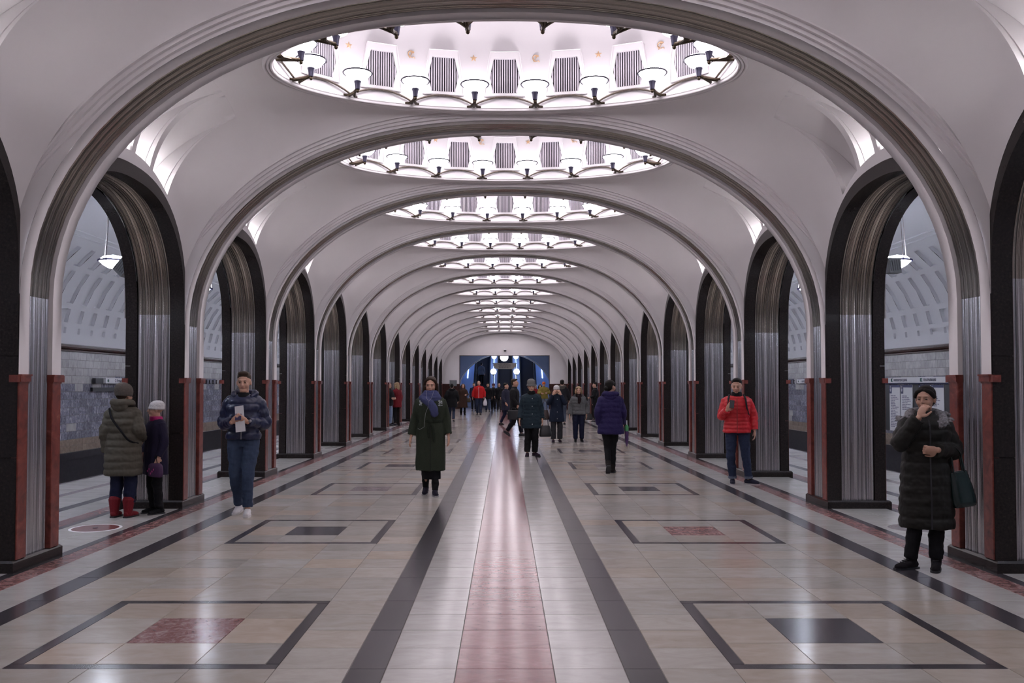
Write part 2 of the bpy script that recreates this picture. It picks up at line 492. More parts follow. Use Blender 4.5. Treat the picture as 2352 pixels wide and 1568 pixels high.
# ================================================================== side arches (along the arcades), local Y centred on the bay
def make_side_arch():
    m = {}
    n = 40
    ths = [PI*i/n for i in range(n+1)]
    def curve(a, b):
        return [(math.copysign(abs(math.cos(t))**(2/LN), -math.cos(t))*a, LZ + b*abs(math.sin(t))**(2/LN)) for t in ths]
    ci, co = curve(LA, LB), curve(OA, OB)
    def gran(xf, xb, xt):
        mb = MB()
        mb.grid([[(xt, y, z) for y, z in co], [(xf, y, z) for y, z in co], [(xf, y, z) for y, z in ci], [(xb, y, z) for y, z in ci]])
        return mb.mesh('granite_band', GRANITE, 40)
    m['gh'] = gran(A_T+.006, XH+.15, XH+.03); m['gp'] = gran(XP, XP-.15, XP-.03)
    mb = MB()
    sec = [(XH+.37+u, .022-h) for u, h in flutes(0.44, GR_SIDE, .014)]
    rows = []
    for i, (y, z) in enumerate(ci):
        a, b = ci[max(i-1, 0)], ci[min(i+1, n)]
        ty, tz = b[0]-a[0], b[1]-a[1]; L = math.hypot(ty, tz) or 1
        ny, nz = -tz/L, ty/L
        rows.append([(x, y+ny*r, z+nz*r) for x, r in sec])
    mb.grid(rows)
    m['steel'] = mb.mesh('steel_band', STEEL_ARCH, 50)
    return m
SM = make_side_arch()
for k in range(K0, K1):
    for side in (-1, 1):
        t = empty('side_arch', (0, yc(k)+PITCH_Y/2, 0)); t.scale = (side, 1, 1)
        put('granite_band', SM['gh'], t); put('granite_band', SM['gp'], t); put('steel_band', SM['steel'], t)
        row = 'left' if side < 0 else 'right'
        pos = ('%s opening of the %s arcade' % (ORD[k], row)) if k >= 0 else ('beside the camera, %s%s' % (row, '' if k == -1 else ' and behind'))
        tag(t, 'black granite archway with fluted steel lining, %s' % pos, 'archway', '%s arcade archways' % row)
# ================================================================== ceiling of one bay, local Y centred
LV = PITCH_Y/2 - 0.47
Z_C = 5.265
def vparams(y):
    v = min(abs(y)/LV, 1.0)
    A = XH + .10*v
    Zs = 2.42 + 1.60*math.sqrt(max(0, 1-v*v))
    p = 2.3 + 6.6*(1-v*v)
    return A, Zs, Z_C-Zs, p
def vz(x, y):
    A, Zs, B, p = vparams(y)
    return Zs + B*math.sqrt(max(0, 1-min(1, abs(x)/A)**p))
RX, RY = 2.70, 1.455
XS = 2.95
def make_ceiling():
    mb = MB()
    # side coves with recesses
    tr = [(-.84, .23), (-.28, .23), (.28, .23), (.84, .23)]
    ys = set([-LV, LV])
    for c, h in tr: ys.update((round(c-h, 4), round(c+h, 4)))
    base = sorted(ys)
    full = []
    for a, b in zip(base[:-1], base[1:]):
        nn = max(1, int((b-a)/.075))
        full += [a+(b-a)*i/nn for i in range(nn)]
    full.append(base[-1])
    def prof(y):
        A, Zs, B, p = vparams(y)
        zo = zout(shift(y, 3.0))
        thb = math.asin(max(0.02, min(.999, (zo-Zs)/B)))
        thl = math.asin(max(0.04, min(.9995, (zo+.15-Zs)/B)))
        def th_x(x): return math.acos(max(-1, min(1, (x/A)**(p/2))))
        th2 = th_x(3.42); th3 = th_x(XS)
        if thl > th2: thl = thb + (th2-thb)*.3
        def pt(th): return (A*math.cos(th)**(2/p), Zs+B*math.sin(th))
        P = []
        for i in range(3): P.append(pt(thb+(thl-thb)*i/3))
        for i in range(12): P.append(pt(thl+(th2-thl)*i/12))
        for i in range(7): P.append(pt(th2+(th3-th2)*i/6))
        P[-1] = (XS, vz(XS, y))
        return P
    YM = 1.12
    def shift(y, z):
        w_ = min(1.0, max(0.0, (z-3.02)/1.0)); w_ = w_*w_*(3-2*w_)
        if abs(y) <= YM: return y
        return y+math.copysign((abs(y)-YM)/(LV-YM)*.11*(1-w_), y)
    S0, S1 = 3, 15
    recess = []
    for side in (-1, 1):
        cols = [[(side*x, shift(y, z), z) for x, z in prof(y)] for y in full]
        n0 = len(mb.v)
        W = len(cols[0])
        for c_ in cols: mb.v += c_
        for i in range(len(cols)-1):
            ym = (full[i]+full[i+1])/2
            inside = any(abs(ym-c) < h-1e-6 for c, h in tr)
            for j in range(W-1):
                if inside and S0 <= j < S1: continue
                a = n0+i*W+j
                mb.f.append((a, a+1, a+W+1, a+W)); mb.m.append(0)
        # flat strip from the lower edge back to the granite arch
        mb.grid([[c_[0] for c_ in cols], [(side*(XH+.02), c_[0][1], c_[0][2]) for c_ in cols]])
    # middle field between the oval opening and the coves, sharing the coves' edge points
    ring = [(XS, y) for y in full]
    nx_ = 40
    ring += [(XS-2*XS*i/nx_, LV) for i in range(1, nx_)]
    ring += [(-XS, y) for y in reversed(full)]
    ring += [(-XS+2*XS*i/nx_, -LV) for i in range(1, nx_)]
    rows = []
    for s in range(11):
        row = []
        for (px, py) in ring:
            q = 1/math.sqrt((px/RX)**2+(py/RY)**2); t = s/10
            x, y = px*(q+(1-q)*t), py*(q+(1-q)*t)
            row.append((x, y, vz(x, y) if s else Z_C))
        rows.append(row)
    mb.grid(rows, True)
    ceil = mb.mesh('ceiling', PLASTER, 35)
    # recess troughs (right side built, left is mirrored)
    for c, h in tr:
        mb = MB()
        yy = [y for y in full if c-h-1e-6 <= y <= c+h+1e-6]
        def off(y, j, d):
            P = prof(y); x, z = P[j]
            a, b = P[max(j-1, 0)], P[min(j+1, len(P)-1)]
            tx, tz = b[0]-a[0], b[1]-a[1]; L = math.hypot(tx, tz)
            return (x+tz/L*d, y, z-tx/L*d)
        def dep(j):
            t = (j-S0)/(S1-S0); return .30*(1-t**1.3)**1.5 + .0005
        def at(y, j, d):
            p = prof(y)[j]
            nx, nz = .92, .39
            return (p[0]+nx*d, y, p[1]+nz*d)
        back = [[at(y, j, dep(j)) for j in range(S0, S1+1)] for y in yy]
        mb.grid(back)
        for y, s_ in ((yy[0], 1), (yy[-1], -1)):      # stepped side walls
            fr = [at(y, j, 0) for j in range(S0, S1+1)]
            m1 = [at(y, j, dep(j)*.22) for j in range(S0, S1+1)]
            m2 = [(a[0], a[1]+s_*.022*(1-i/(S1-S0)), a[2]) for i, a in enumerate(m1)]
            bk = [at(y, j, dep(j)) for j in range(S0, S1+1)]
            bk = [(a[0], a[1]+s_*.022*(1-i/(S1-S0)), a[2]) for i, a in enumerate(bk)]
            mb.grid([fr, m1, m2, bk])
        # sunk ledge behind the lip that hides the tube
        l0 = [at(y, S0, 0) for y in yy]
        mb.grid([l0, [(a[0]+.02, a[1], a[2]-.09) for a in l0], [(a[0]+.30, a[1], a[2]-.03) for a in l0], [at(y, S0, dep(S0)) for y in yy]])
        rc = mb.mesh('recess', PLASTER, 35)
        a = prof(c)[S0]
        tb = MB(); tb.tube([(a[0]+.10, c-h*.86, a[1]-.035), (a[0]+.10, c+h*.86, a[1]-.035)], .018, 4)
        recess.append((rc, tb.mesh('cove_tube', COVE, 60)))
    return ceil, recess
CEIL, RECESS = make_ceiling()
for k in range(K0, K1):
    c = put('ceiling', CEIL, None, (0, yc(k)+PITCH_Y/2, 0))
    tag(c, None, None, None, 'structure')
    for side in (-1, 1):
        for i, (rc, tb) in enumerate(RECESS):
            r = put('recess', rc, c); r.scale = (side, 1, 1)
            if k == 0 and side == 1 and i == 3: continue          # this tube is out in the photograph
            put('cove_tube', tb, r)
# ================================================================== oval domes
DX, DY = RX-.06, RY-.06
def make_dome():
    m = {}
    NS = 72
    def ring(e, z): return [((RX+e)*math.cos(2*PI*i/NS), (RY+e)*math.sin(2*PI*i/NS), z) for i in range(NS)]
    mb = MB()
    pr = [(.062, Z_C+.01), (.062, 5.215)]
    for ec, zc_ in ((.043, 5.212), (.006, 5.218), (-.031, 5.226)):
        for a_ in range(0, 181, 36): pr.append((ec+.017*math.cos(math.radians(a_)), zc_-.020*math.sin(math.radians(a_))))
        pr.append((ec-.0185, zc_+.012))
    pr += [(-.06, 5.245), (-.06, 5.27)]
    mb.grid([ring(e, z) for e, z in pr], True)
    m['rim'] = mb.mesh('rim', PLASTER, 50)
    mb = MB()
    pr = [(-.06, 5.27), (-.055, 5.35), (-.02, 5.85), (-.015, 6.05), (-.08, 6.25), (-.25, 6.48), (-.5, 6.68), (-.8, 6.78)]
    rows = [ring(e, z) for e, z in pr]
    mb.grid(rows, True); mb.poly(rows[-1])
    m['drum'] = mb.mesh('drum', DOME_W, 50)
    # positions equally spaced along the wall oval
    M = 4000
    arc = [0.0]; pts = [(DX*math.cos(2*PI*i/M), DY*math.sin(2*PI*i/M)) for i in range(M+1)]
    for i in range(M): arc.append(arc[-1]+math.hypot(pts[i+1][0]-pts[i][0], pts[i+1][1]-pts[i][1]))
    tot = arc[-1]
    import bisect
    def pos(f):
        f = f % 1.0
        i = min(M-1, bisect.bisect_left(arc, f*tot)); t = 2*PI*i/M
        x, y = pts[i]; nx, ny = -math.cos(t)/DX, -math.sin(t)/DY; L = math.hypot(nx, ny)
        return x, y, nx/L, ny/L
    m['lamp_pos'] = [pos((i+.5)/16) for i in range(16)]
    m['gr_pos'] = [pos(i/16) for i in range(16)]
    # wavy bronze rail
    P = []
    for i in range(16*10):
        f = i/(160); fr = ((f*16 - .5) % 1.0)
        x, y, nx, ny = pos(f)
        P.append((x+nx*.035, y+ny*.035, 5.268+.115*math.sin(PI*fr)**.85))
    mb = MB(); mb.tube(P, .014, 6, True)
    m['rail'] = mb.mesh('wave_rail', RAILB, 60)
    # grille (local: x tangential, +y inward, z up)
    def hexo(w0, w1, w2, z0, z1): return [(-w0, z0), (w0, z0), (w1, (z0+z1)/2-.02), (w2, z1), (-w2, z1), (-w1, (z0+z1)/2-.02)]
    mb = MB()
    inn = hexo(.150, .198, .142, 5.43, 5.87)
    outl = [(-.27, 5.39), (.27, 5.39), (.245, 5.62), (.192, 5.96), (-.192, 5.96), (-.245, 5.62)]
    def yo(z): return .035+.055*(z-5.39)/.57
    fo = [(x, yo(z), z) for x, z in outl]; fi = [(x, yo(z), z) for x, z in inn]
    fb = [(x, -.05, z) for x, z in outl]; ib = [(x, yo(z)-.045, z) for x, z in inn]
    for i in range(6):
        j = (i+1) % 6
        mb.quad(fo[i], fo[j], fi[j], fi[i]); mb.quad(fb[i], fb[j], fo[j], fo[i]); mb.quad(fi[i], fi[j], ib[j], ib[i])
    # raised fillet round the frame
    for i in range(6):
        j = (i+1) % 6
        a, b = Vector(fo[i])*.94+Vector(fi[i])*.06, Vector(fo[j])*.94+Vector(fi[j])*.06
        mb.tube([a+Vector((0, .006, 0)), b+Vector((0, .006, 0))], .008, 4)
    m['frame'] = mb.mesh('grille', DOME_W)
    mb = MB(); mb.poly([(a[0], a[1]+.002, a[2]) for a in ib]); m['void'] = mb.mesh('grille_backing', GRDARK)
    mb = MB()
    for i in range(13):
        x = -.18+.36*i/12
        ax = abs(x)
        def lim(ax):
            zt = 5.87 if ax <= .142 else 5.87-(ax-.142)/(.198-.142)*(5.87-5.63)
            zb = 5.43 if ax <= .150 else 5.43+(ax-.150)/(.198-.150)*(5.63-5.43)
            return zb, zt
        zb, zt = lim(ax)
        if zt-zb < .05: continue
        mb.box(x-.0075, x+.0075, yo(5.65)-.03, yo(5.65)-.012, zb, zt)
    m['slats'] = mb.mesh('slats', SLATM)
    # emblems
    mb = MB()
    st = [( (.05 if i % 2 == 0 else .02)*math.sin(PI*i/5), (.05 if i % 2 == 0 else .02)*math.cos(PI*i/5)) for i in range(10)]
    c = (0, .03, 0)
    for i in range(10):
        a, b = st[i], st[(i+1) % 10]
        mb.poly([(a[0], .004, a[1]), (b[0], .004, b[1]), (0, .02, 0)])
    m['star'] = mb.mesh('star', GOLD)
    mb = MB()
    mb.tube([(.042*math.cos(t), .01, .042*math.sin(t)) for t in [math.radians(a) for a in range(-130, 131, 20)]], [.003+.006*math.sin(PI*i/13) for i in range(14)], 5)
    mb.tube([(-.028, .01, -.033), (-.045, .01, -.052)], .006, 5)
    mb.tube([(-.012, .012, .022), (.030, .012, -.052)], .005, 5)
    mb.box(-.034, .008, .004, .02, .018, .036)
    m['emblem'] = mb.mesh('hammer_and_sickle', GOLD)
    return m
DM = make_dome()
def make_lamp():
    """bowl lamp on a bronze bracket; local +y points into the dome, origin on the wall"""
    m = {}
    mb = MB()
    mb.tube([(-.085, .03, -.02), (-.04, .07, -.028), (0, .20, -.02)], [.014, .018, .016], 6)
    mb.tube([(.085, .03, -.02), (.04, .07, -.028), (0, .20, -.02)], [.014, .018, .016], 6)
    mb.tube([(0, .0, .0), (0, .10, -.012), (0, .22, -.012), (0, .28, .0)], [.024, .022, .022, .024], 8)
    mb.ell((0, .285, -.03), (.022, .022, .026), 8, 6)
    m['arm'] = mb.mesh('bracket', BRONZE, 50)
    mb = MB(); mb.lathe([(0, -.012), (.028, -.012), (.032, .03), (.036, .06), (.052, .10), (.050, .105), (0, .10)], 14, (0, .285, 0))
    m['cup'] = mb.mesh('cup', DARKMET, 40)
    mb = MB(); mb.lathe([(.0, .085), (.05, .088), (.115, .122), (.166, .188), (.13, .222), (0, .248)], 12, (0, .285, 0))
    m['bowl'] = mb.mesh('glass_bowl', BOWL, 60)
    mb = MB()
    mb.tube([(.176*math.cos(2*PI*i/24), .285+.176*math.sin(2*PI*i/24), .188) for i in range(24)], .010, 5, True)
    m['ring'] = mb.mesh('ring', DARKMET, 60)
    return m
LM = make_lamp()
def seq(i):
    # bearing of lamp i: index runs anticlockwise from the right-hand end of the oval
    names = {}
    return i
FAR = [7, 6, 5, 4, 3, 2, 1, 0]          # far side, left to right
NEAR = [8, 9, 10, 11, 12, 13, 14, 15]   # near side, left to right
NUM = ['leftmost', 'second from left', 'third from left', 'fourth from left', 'fourth from right', 'third from right', 'second from right', 'rightmost']
for k in range(K0, K1):
    yb = yc(k)+PITCH_Y/2
    t = empty('ceiling_dome', (0, yb, 0))
    put('rim', DM['rim'], t); put('drum', DM['drum'], t); put('wave_rail', DM['rail'], t)
    for i, (x, y, nx, ny) in enumerate(DM['gr_pos']):
        rz = math.atan2(ny, nx)-PI/2
        g = put('grille', DM['frame'], t, (x, y, 0), rz)
        put('grille_backing', DM['void'], g); put('slats', DM['slats'], g)
    for i, (x, y, nx, ny) in enumerate(DM['lamp_pos']):
        rz = math.atan2(ny, nx)-PI/2
        put('hammer_and_sickle' if (i+k) % 2 else 'star', DM['emblem' if (i+k) % 2 else 'star'], t, (x-nx*.04, y-ny*.04, 5.91), rz)
    dn = ('%s in the row' % ORD[k]) if k >= 0 else ('overhead' if k == -1 else 'above and behind the camera')
    tag(t, 'bright white oval ceiling dome with grilles, %s' % dn, 'dome', 'oval ceiling domes')
    for i, (x, y, nx, ny) in enumerate(DM['lamp_pos']):
        rz = math.atan2(ny, nx)-PI/2
        l = empty('dome_lamp', (x, yb+y, 5.265), rz)
        put('bracket', LM['arm'], l); put('cup', LM['cup'], l); put('ring', LM['ring'], l); put('glass_bowl', LM['bowl'], l)
        if i in FAR: w_ = 'far side, %s' % NUM[FAR.index(i)]
        else: w_ = 'near side, %s' % NUM[NEAR.index(i)]
        dd = ('%s dome' % ORD[k]) if k >= 0 else ('dome overhead' if k == -1 else 'dome behind the camera')
        tag(l, 'glowing bowl lamp on bracket, %s, %s' % (dd, w_), 'lamp', 'bowl lamps of the domes')
# ================================================================== floor: slab plus stone tiles
Y_BACK = -1.2
def cam_area(x0, x1, y0, y1):
    """rough share of the picture taken by a floor tile"""
    if y1 < 4.6: return 0
    ya = max(y0, 4.6); ym = (ya+y1)/2; xm = (x0+x1)/2
    if abs(xm)*F_PX/ym > 1200: return 0
    return (x1-x0)*F_PX/ym * (CAM_H*F_PX/ya - CAM_H*F_PX/max(y1, ya+.01))
TILES = []      # (x0,x1,y0,y1,material)
ROW = PITCH_Y/10
Q0 = 9.74                                   # centre line of the second pair of floor squares
def q_of(j): return Q0 + PITCH_Y*j
r0 = int(math.floor((Y_BACK-(Q0-ROW*2))/ROW))
r1 = int(math.ceil((END_Y-(Q0-ROW*2))/ROW))
rnd = random.Random(3)
def addt(x0, x1, y0, y1, m):
    y0, y1 = max(y0, Y_BACK), min(y1, END_Y)
    if y1-y0 > .02: TILES.append((x0, x1, y0, y1, m))
for r in range(r0, r1):
    ya = Q0-ROW*2+ROW*r; yb = ya+ROW
    addt(-.278, .278, ya, yb, T_RED)
    for s in (-1, 1):
        def A(a, b, m, y0=ya, y1=yb): addt(min(s*a, s*b), max(s*a, s*b), y0, y1, m)
        A(.278, .68, T_LIGHT)
        if r % 2 == 0: A(.68, .89, T_RED if (s < 0 and 24 < ya < 28.2) else T_DARK, ya, yb+ROW)
        A(.89, 1.31, T_BEIGE)
        A(2.88, 3.40, T_BEIGE)
        if r % 2 == 0: A(3.40, 3.605, T_DARK, ya, yb+ROW)
        A(3.605, 3.98, T_LIGHT)
        if r % 2 == 1: A(3.98, 4.18, T_REDM, ya, yb+ROW)
        ph = r % 10
        if ph >= 4:                                           # field between two squares
            o = 0.0 if r % 2 == 0 else 0.0
            A(1.31, 1.80+o, T_BEIGE); A(1.80+o, 2.38+o, T_BEIGE); A(2.38+o, 2.88, T_BEIGE)
        # platform
        A(5.30, 5.70, T_LIGHT)
        if r % 2 == 0: A(5.70, 5.86, T_DARK, ya, yb+ROW)
        A(5.86, 6.44, T_LIGHT)
        if r % 2 == 0: A(6.44, 6.60, T_MAUVE, ya, yb+ROW)
        A(6.60, X_EDGE, T_LIGHT)
        if r % 2 == 1: A(5.10, 5.30, T_REDM, ya, yb+ROW)
# the inlaid squares
SQ_COL = {-1: {0: T_DARK, -1: T_REDM, 1: T_MAUVE, 2: T_DARK, 3: T_MAUVE, 4: T_MAUVE},
          1: {-1: T_DARK, 0: T_REDM, 1: T_DARK, 2: T_MAUVE, 3: T_DARK, 4: T_MAUVE}}
for j in range(-3, 14):
    cy = q_of(j)
    if cy+.79 > END_Y or cy-.79 < Y_BACK: continue
    for s in (-1, 1):
        def A(a, b, y0, y1, m): addt(min(s*a, s*b), max(s*a, s*b), y0, y1, m)
        y0, y1 = cy-2*ROW, cy+2*ROW; fw = .082
        A(1.31, 2.88, y0, y0+fw, T_DARK); A(1.31, 2.88, y1-fw, y1, T_DARK)
        A(1.31, 1.31+fw, y0+fw, y1-fw, T_DARK); A(2.88-fw, 2.88, y0+fw, y1-fw, T_DARK)
        h = .29
        xs = (1.31+fw, 2.095-h, 2.095+h, 2.88-fw); yz = (y0+fw, cy-h, cy+h, y1-fw)
        for a in range(3):
            for b in range(3):
                m = T_BEIGE if (a, b) != (1, 1) else SQ_COL[s].get(j, T_DARK if (j+s) % 2 else T_MAUVE)
                A(xs[a], xs[a+1], yz[b], yz[b+1], m)
# thresholds under the archways
for k in range(K0, K1):
    yb = yc(k)+PITCH_Y/2; n = 6; L = PITCH_Y-2*PH
    for s in (-1, 1):
        def A(a, b, y0, y1, m): addt(min(s*a, s*b), max(s*a, s*b), y0, y1, m)
        A(4.18, 4.28, yb-PITCH_Y/2, yb, T_DARK); A(4.18, 4.28, yb, yb+PITCH_Y/2, T_DARK)
        A(5.00, 5.10, yb-PITCH_Y/2, yb, T_DARK); A(5.00, 5.10, yb, yb+PITCH_Y/2, T_DARK)
        for i in range(n):
            y0 = yb-L/2+L*i/n
            A(4.28, 4.64, y0, y0+L/n, T_LIGHT); A(4.64, 5.00, y0, y0+L/n, T_LIGHT)
slab = MB(); slab.box(-X_EDGE, X_EDGE, Y_BACK, END_Y, -.35, -.004)
floor = slab.build('floor', MORTAR); tag(floor, kind='structure')
GAP = .0022
def tile_mesh(mb, t, cols):
    x0, x1, y0, y1, m = t
    x0 += GAP; x1 -= GAP; y0 += GAP; y1 -= GAP
    n = len(mb.v)
    e = .0012
    mb.v += [(x0, y0, -.004), (x1, y0, -.004), (x1, y1, -.004), (x0, y1, -.004), (x0+e, y0+e, 0), (x1-e, y0+e, 0), (x1-e, y1-e, 0), (x0+e, y1-e, 0)]
    for f in ((4, 5, 6, 7), (0, 1, 5, 4), (1, 2, 6, 5), (2, 3, 7, 6), (3, 0, 4, 7)):
        mb.f.append(tuple(n+i for i in f)); mb.m.append(mb.cur)
    c = (rnd.random(), rnd.random(), rnd.random()**2.2, 1)
    cols += [c]*8
def set_tint(me, cols):
    at = me.color_attributes.new('tint', 'FLOAT_COLOR', 'POINT')
    flat = []
    for c in cols: flat += list(c)
    at.data.foreach_set('color', flat)
TILES.sort(key=lambda t: -cam_area(*t[:4]))
for t in TILES[:300]:
    mb = MB(); cols = []
    tile_mesh(mb, t, cols)
    me = mb.mesh('floor_tile', t[4], fix=False); set_tint(me, cols)
    put('floor_tile', me, floor)
kinds = [T_BEIGE, T_LIGHT, T_DARK, T_RED, T_MAUVE, T_REDM]
mb = MB(); cols = []
for t in TILES[300:]:
    mb.cur = kinds.index(t[4]); tile_mesh(mb, t, cols)
me = mb.mesh('floor_tiling', kinds, fix=False); set_tint(me, cols)
tag(put('floor_tiling', me, floor), kind='stuff')
# round medallions let into the thresholds
def disc(r, z, m, loc, parent, name, r_in=0):
    mb = MB(); n = 40
    mb.lathe([(r_in, z), (r, z), (r+.002, 0)] if r_in else [(0, z), (r, z), (r+.002, 0)], n)
    return put(name, mb.mesh(name, m), parent, loc)
for k in (0,):
    for s, mm, cname, word in ((-1, T_RED, 'red', 'left'), (1, T_MAUVE, 'grey', 'right')):
        t = empty('floor_medallion', (s*4.64, yc(k)+PITCH_Y/2, 0))
        disc(.245, .0022, mm, (0, 0, 0), t, 'disc')
        disc(.278, .0015, WHITE_P if s < 0 else T_MAUVE, (0, 0, 0), t, 'ring', .25)
        mb = MB(); mb.lathe([(0, .004), (.03, .004), (.03, 0)], 12); put('stud', mb.mesh('stud', DARKMET), t)
        tag(t, 'round %s stone disc let into the floor of the nearest %s archway' % (cname, word), 'floor disc')

# ================================================================== platforms, track walls, platform vaults
VX, VA, VZ, VB = 7.6, 2.6, 2.58, 2.58          # platform vault ellipse
def vpt(th, r=0.0): return (VX+(VA+r)*math.cos(th), VZ+(VB+r)*math.sin(th))
COF_P = .655                                    # coffer pitch along the platform
Y_A, Y_B = 2.0, END_Y+.2
for side, word in ((-1, 'left'), (1, 'right')):
    # platform edge and track bed
    mb = MB(); mb.box(side*X_EDGE-.02*side if side > 0 else -X_EDGE-.06, side*X_EDGE+.06 if side > 0 else -X_EDGE+.02, Y_BACK, Y_B, -1.2, .0)
    tag(mb.build('platform_edge', T_MAUVE), kind='structure')
    mb = MB(); xs = sorted((side*(X_EDGE+.06), side*(X_WALL+.1))); mb.box(xs[0], xs[1], Y_A, Y_B, -1.4, -1.2)
    tag(mb.build('track_bed', simple('ballast', (.05, .048, .045), .9)), kind='structure')
    for g, xr in enumerate((8.0, 9.52)):
        mb = MB(); mb.box(side*xr-.035, side*xr+.035, Y_A, Y_B, -1.2, -1.06)
        tag(mb.build('rail', STEEL), 'steel running rail of the %s track, %s side' % (word, 'platform' if g == 0 else 'wall'), 'rail', 'running rails')
    # track wall
    mb = MB(); xs = sorted((side*X_WALL, side*(X_WALL+.3))); mb.box(xs[0], xs[1], Y_A, Y_B, -1.3, VZ)
    wall = mb.build('wall_'+word, MORTAR); tag(wall, kind='structure')
    mb = MB()
    xs = sorted((side*(X_WALL-.06), side*X_WALL))
    mb.box(xs[0], xs[1], Y_A, Y_B, -1.3, .04); put('plinth', mb.mesh('plinth', W_DARK), wall)
    mb = MB(); xs = sorted((side*(X_WALL-.085), side*X_WALL)); mb.box(xs[0], xs[1], Y_A, Y_B, -.12, .045); put('plinth_cap', mb.mesh('plinth_cap', W_DARK), wall)
    # wall tiles
    wt = []
    rows = [(.045, .195, W_TAN), (.195, .345, W_TAN)]
    nz = 11; z0 = .345; hz = (2.40-z0)/nz
    for i in range(nz): rows.append((z0+hz*i, z0+hz*(i+1), W_PALE if i >= 8 else W_GREY))
    wr = random.Random(11 if side < 0 else 12)
    for i, (za, zb, m) in enumerate(rows):
        y = Y_A - wr.random()*.3
        while y < Y_B:
            wdt = .40 if m is not W_TAN else .62
            wdt *= wr.uniform(.75, 1.25) if m is W_GREY else 1.0
            mm = m
            if m is W_GREY and i >= 9 and wr.random() < .35: mm = W_PALE
            if m is W_GREY and i < 9 and wr.random() < .07: mm = W_PALE
            wt.append((max(y, Y_A), min(y+wdt, Y_B), za, zb, mm)); y += wdt
    def warea(t):
        ym = (t[0]+t[1])/2
        if ym < 18: return 0
        return (t[1]-t[0])*(t[3]-t[2])/ym**3
    wt.sort(key=lambda t: -warea(t))
    def wtile(mb, t, cols):
        n = len(mb.v); g = .002; d = .006
        xa, xb = side*X_WALL, side*(X_WALL-d)
        y0, y1, z0_, z1 = t[0]+g, t[1]-g, t[2]+g, t[3]-g
        mb.v += [(xa, y0, z0_), (xa, y1, z0_), (xa, y1, z1), (xa, y0, z1), (xb, y0+g, z0_+g), (xb, y1-g, z0_+g), (xb, y1-g, z1-g), (xb, y0+g, z1-g)]
        for f in ((4, 5, 6, 7), (0, 1, 5, 4), (1, 2, 6, 5), (2, 3, 7, 6), (3, 0, 4, 7)):
            mb.f.append(tuple(n+i for i in f)); mb.m.append(mb.cur)
        cols += [(wr.random(), wr.random(), wr.random(), 1)]*8
    wk = [W_GREY, W_PALE, W_TAN]
    for t in wt[:300]:
        mb = MB(); cols = []; wtile(mb, t, cols); me = mb.mesh('wall_tile', t[4], fix=True) if False else mb.mesh('wall_tile', t[4], fix=False)
        set_tint(me, cols); put('wall_tile', me, wall)
    mb = MB(); cols = []
    for t in wt[300:]:
        mb.cur = wk.index(t[4]); wtile(mb, t, cols)
    me = mb.mesh('wall_tiling', wk, fix=False); set_tint(me, cols)
    tag(put('wall_tiling', me, wall), kind='stuff')
    # dark cornice moulding
    mb = MB()
    sec = [(0, 2.40), (.05, 2.41), (.05, 2.44), (.03, 2.45), (.07, 2.47), (.075, 2.50), (.05, 2.515), (.05, 2.56), (0, 2.58)]
    mb.grid([[(side*(X_WALL-d), Y_A, z) for d, z in sec], [(side*(X_WALL-d), Y_B, z) for d, z in sec]])
    tag(mb.build('cornice_'+word, DADO), kind='structure')
    # vault over the platform with coffers
    rowsC = [(math.radians(5.5), math.radians(8.5), .62, 0), (math.radians(11), math.radians(18), .46, 1), (math.radians(21), math.radians(38), .46, 1), (math.radians(41), math.radians(52), .46, 1)]
    ths = sorted(set([0.0] + [a for r in rowsC for a in r[:2]] + [math.radians(a) for a in (30, 58, 66, 74, 82, 90)]))
    ny = int((Y_B-Y_A)/COF_P)
    ywid = [(-.5, -.28), (-.28, .28), (.28, .5)]
    mb = MB()
    coffs = []
    for n in range(ny+1):
        c = Y_A+COF_P*(n+.5)
        wv = .15                                   # half width of a coffer
        ed = [c-COF_P/2, c-wv, c+wv, c+COF_P/2]
        for ia in range(len(ths)-1):
            a, b = ths[ia], ths[ia+1]
            hole = any(r[0]-1e-6 <= a and b <= r[1]+1e-6 for r in rowsC)
            for q in range(3):
                if q == 1 and hole: continue
                p, s_ = vpt(a), vpt(b)
                mb.quad((side*p[0], ed[q], p[1]), (side*p[0], ed[q+1], p[1]), (side*s_[0], ed[q+1], s_[1]), (side*s_[0], ed[q], s_[1]))
    # flat part above the platform and the wall over the arcade
    Yl = Y_A+COF_P*(ny+1)
    c0 = vpt(math.radians(90))
    mb.grid([[(side*c0[0], Y_A, c0[1]), (side*c0[0], Yl, c0[1])], [(side*6.9, Y_A, c0[1]-.02), (side*6.9, Yl, c0[1]-.02)], [(side*6.9, Y_A, c0[1]-.08), (side*6.9, Yl, c0[1]-.08)], [(side*5.1, Y_A, c0[1]-.1), (side*5.1, Yl, c0[1]-.1)]])
    PV = simple('platform_plaster', (.72, .715, .75), .7)
    vault = mb.build('ceiling', PV, None, 30); tag(vault, kind='structure')
    # longitudinal mouldings on the vault
    for th in (58, 61):
        p = vpt(math.radians(th), -.012)
        mb = MB(); mb.tube([(side*p[0], Y_A, p[1]), (side*p[0], Y_B, p[1])], .02, 6); put('moulding', mb.mesh('moulding', PV, 60), vault)
    # coffers: shared recessed boxes, one object each
    for (a, b, _, big) in rowsC:
        cm = MB(); N = 4 if b-a > .2 else 2; D = .075 if big else .045
        As = [a+(b-a)*i/N for i in range(N+1)]
        o = [[(side*vpt(t)[0], s_*.15, vpt(t)[1]) for t in As] for s_ in (-1, 1)]
        i_ = [[(side*vpt(t, D)[0], s_*.135, vpt(t, D)[1]) for t in As] for s_ in (-1, 1)]
        cm.grid([i_[0], i_[1]]); cm.grid([o[0], i_[0]]); cm.grid([o[1], i_[1]])
        cm.quad(o[0][0], o[1][0], i_[1][0], i_[0][0]); cm.quad(o[0][-1], o[1][-1], i_[1][-1], i_[0][-1])
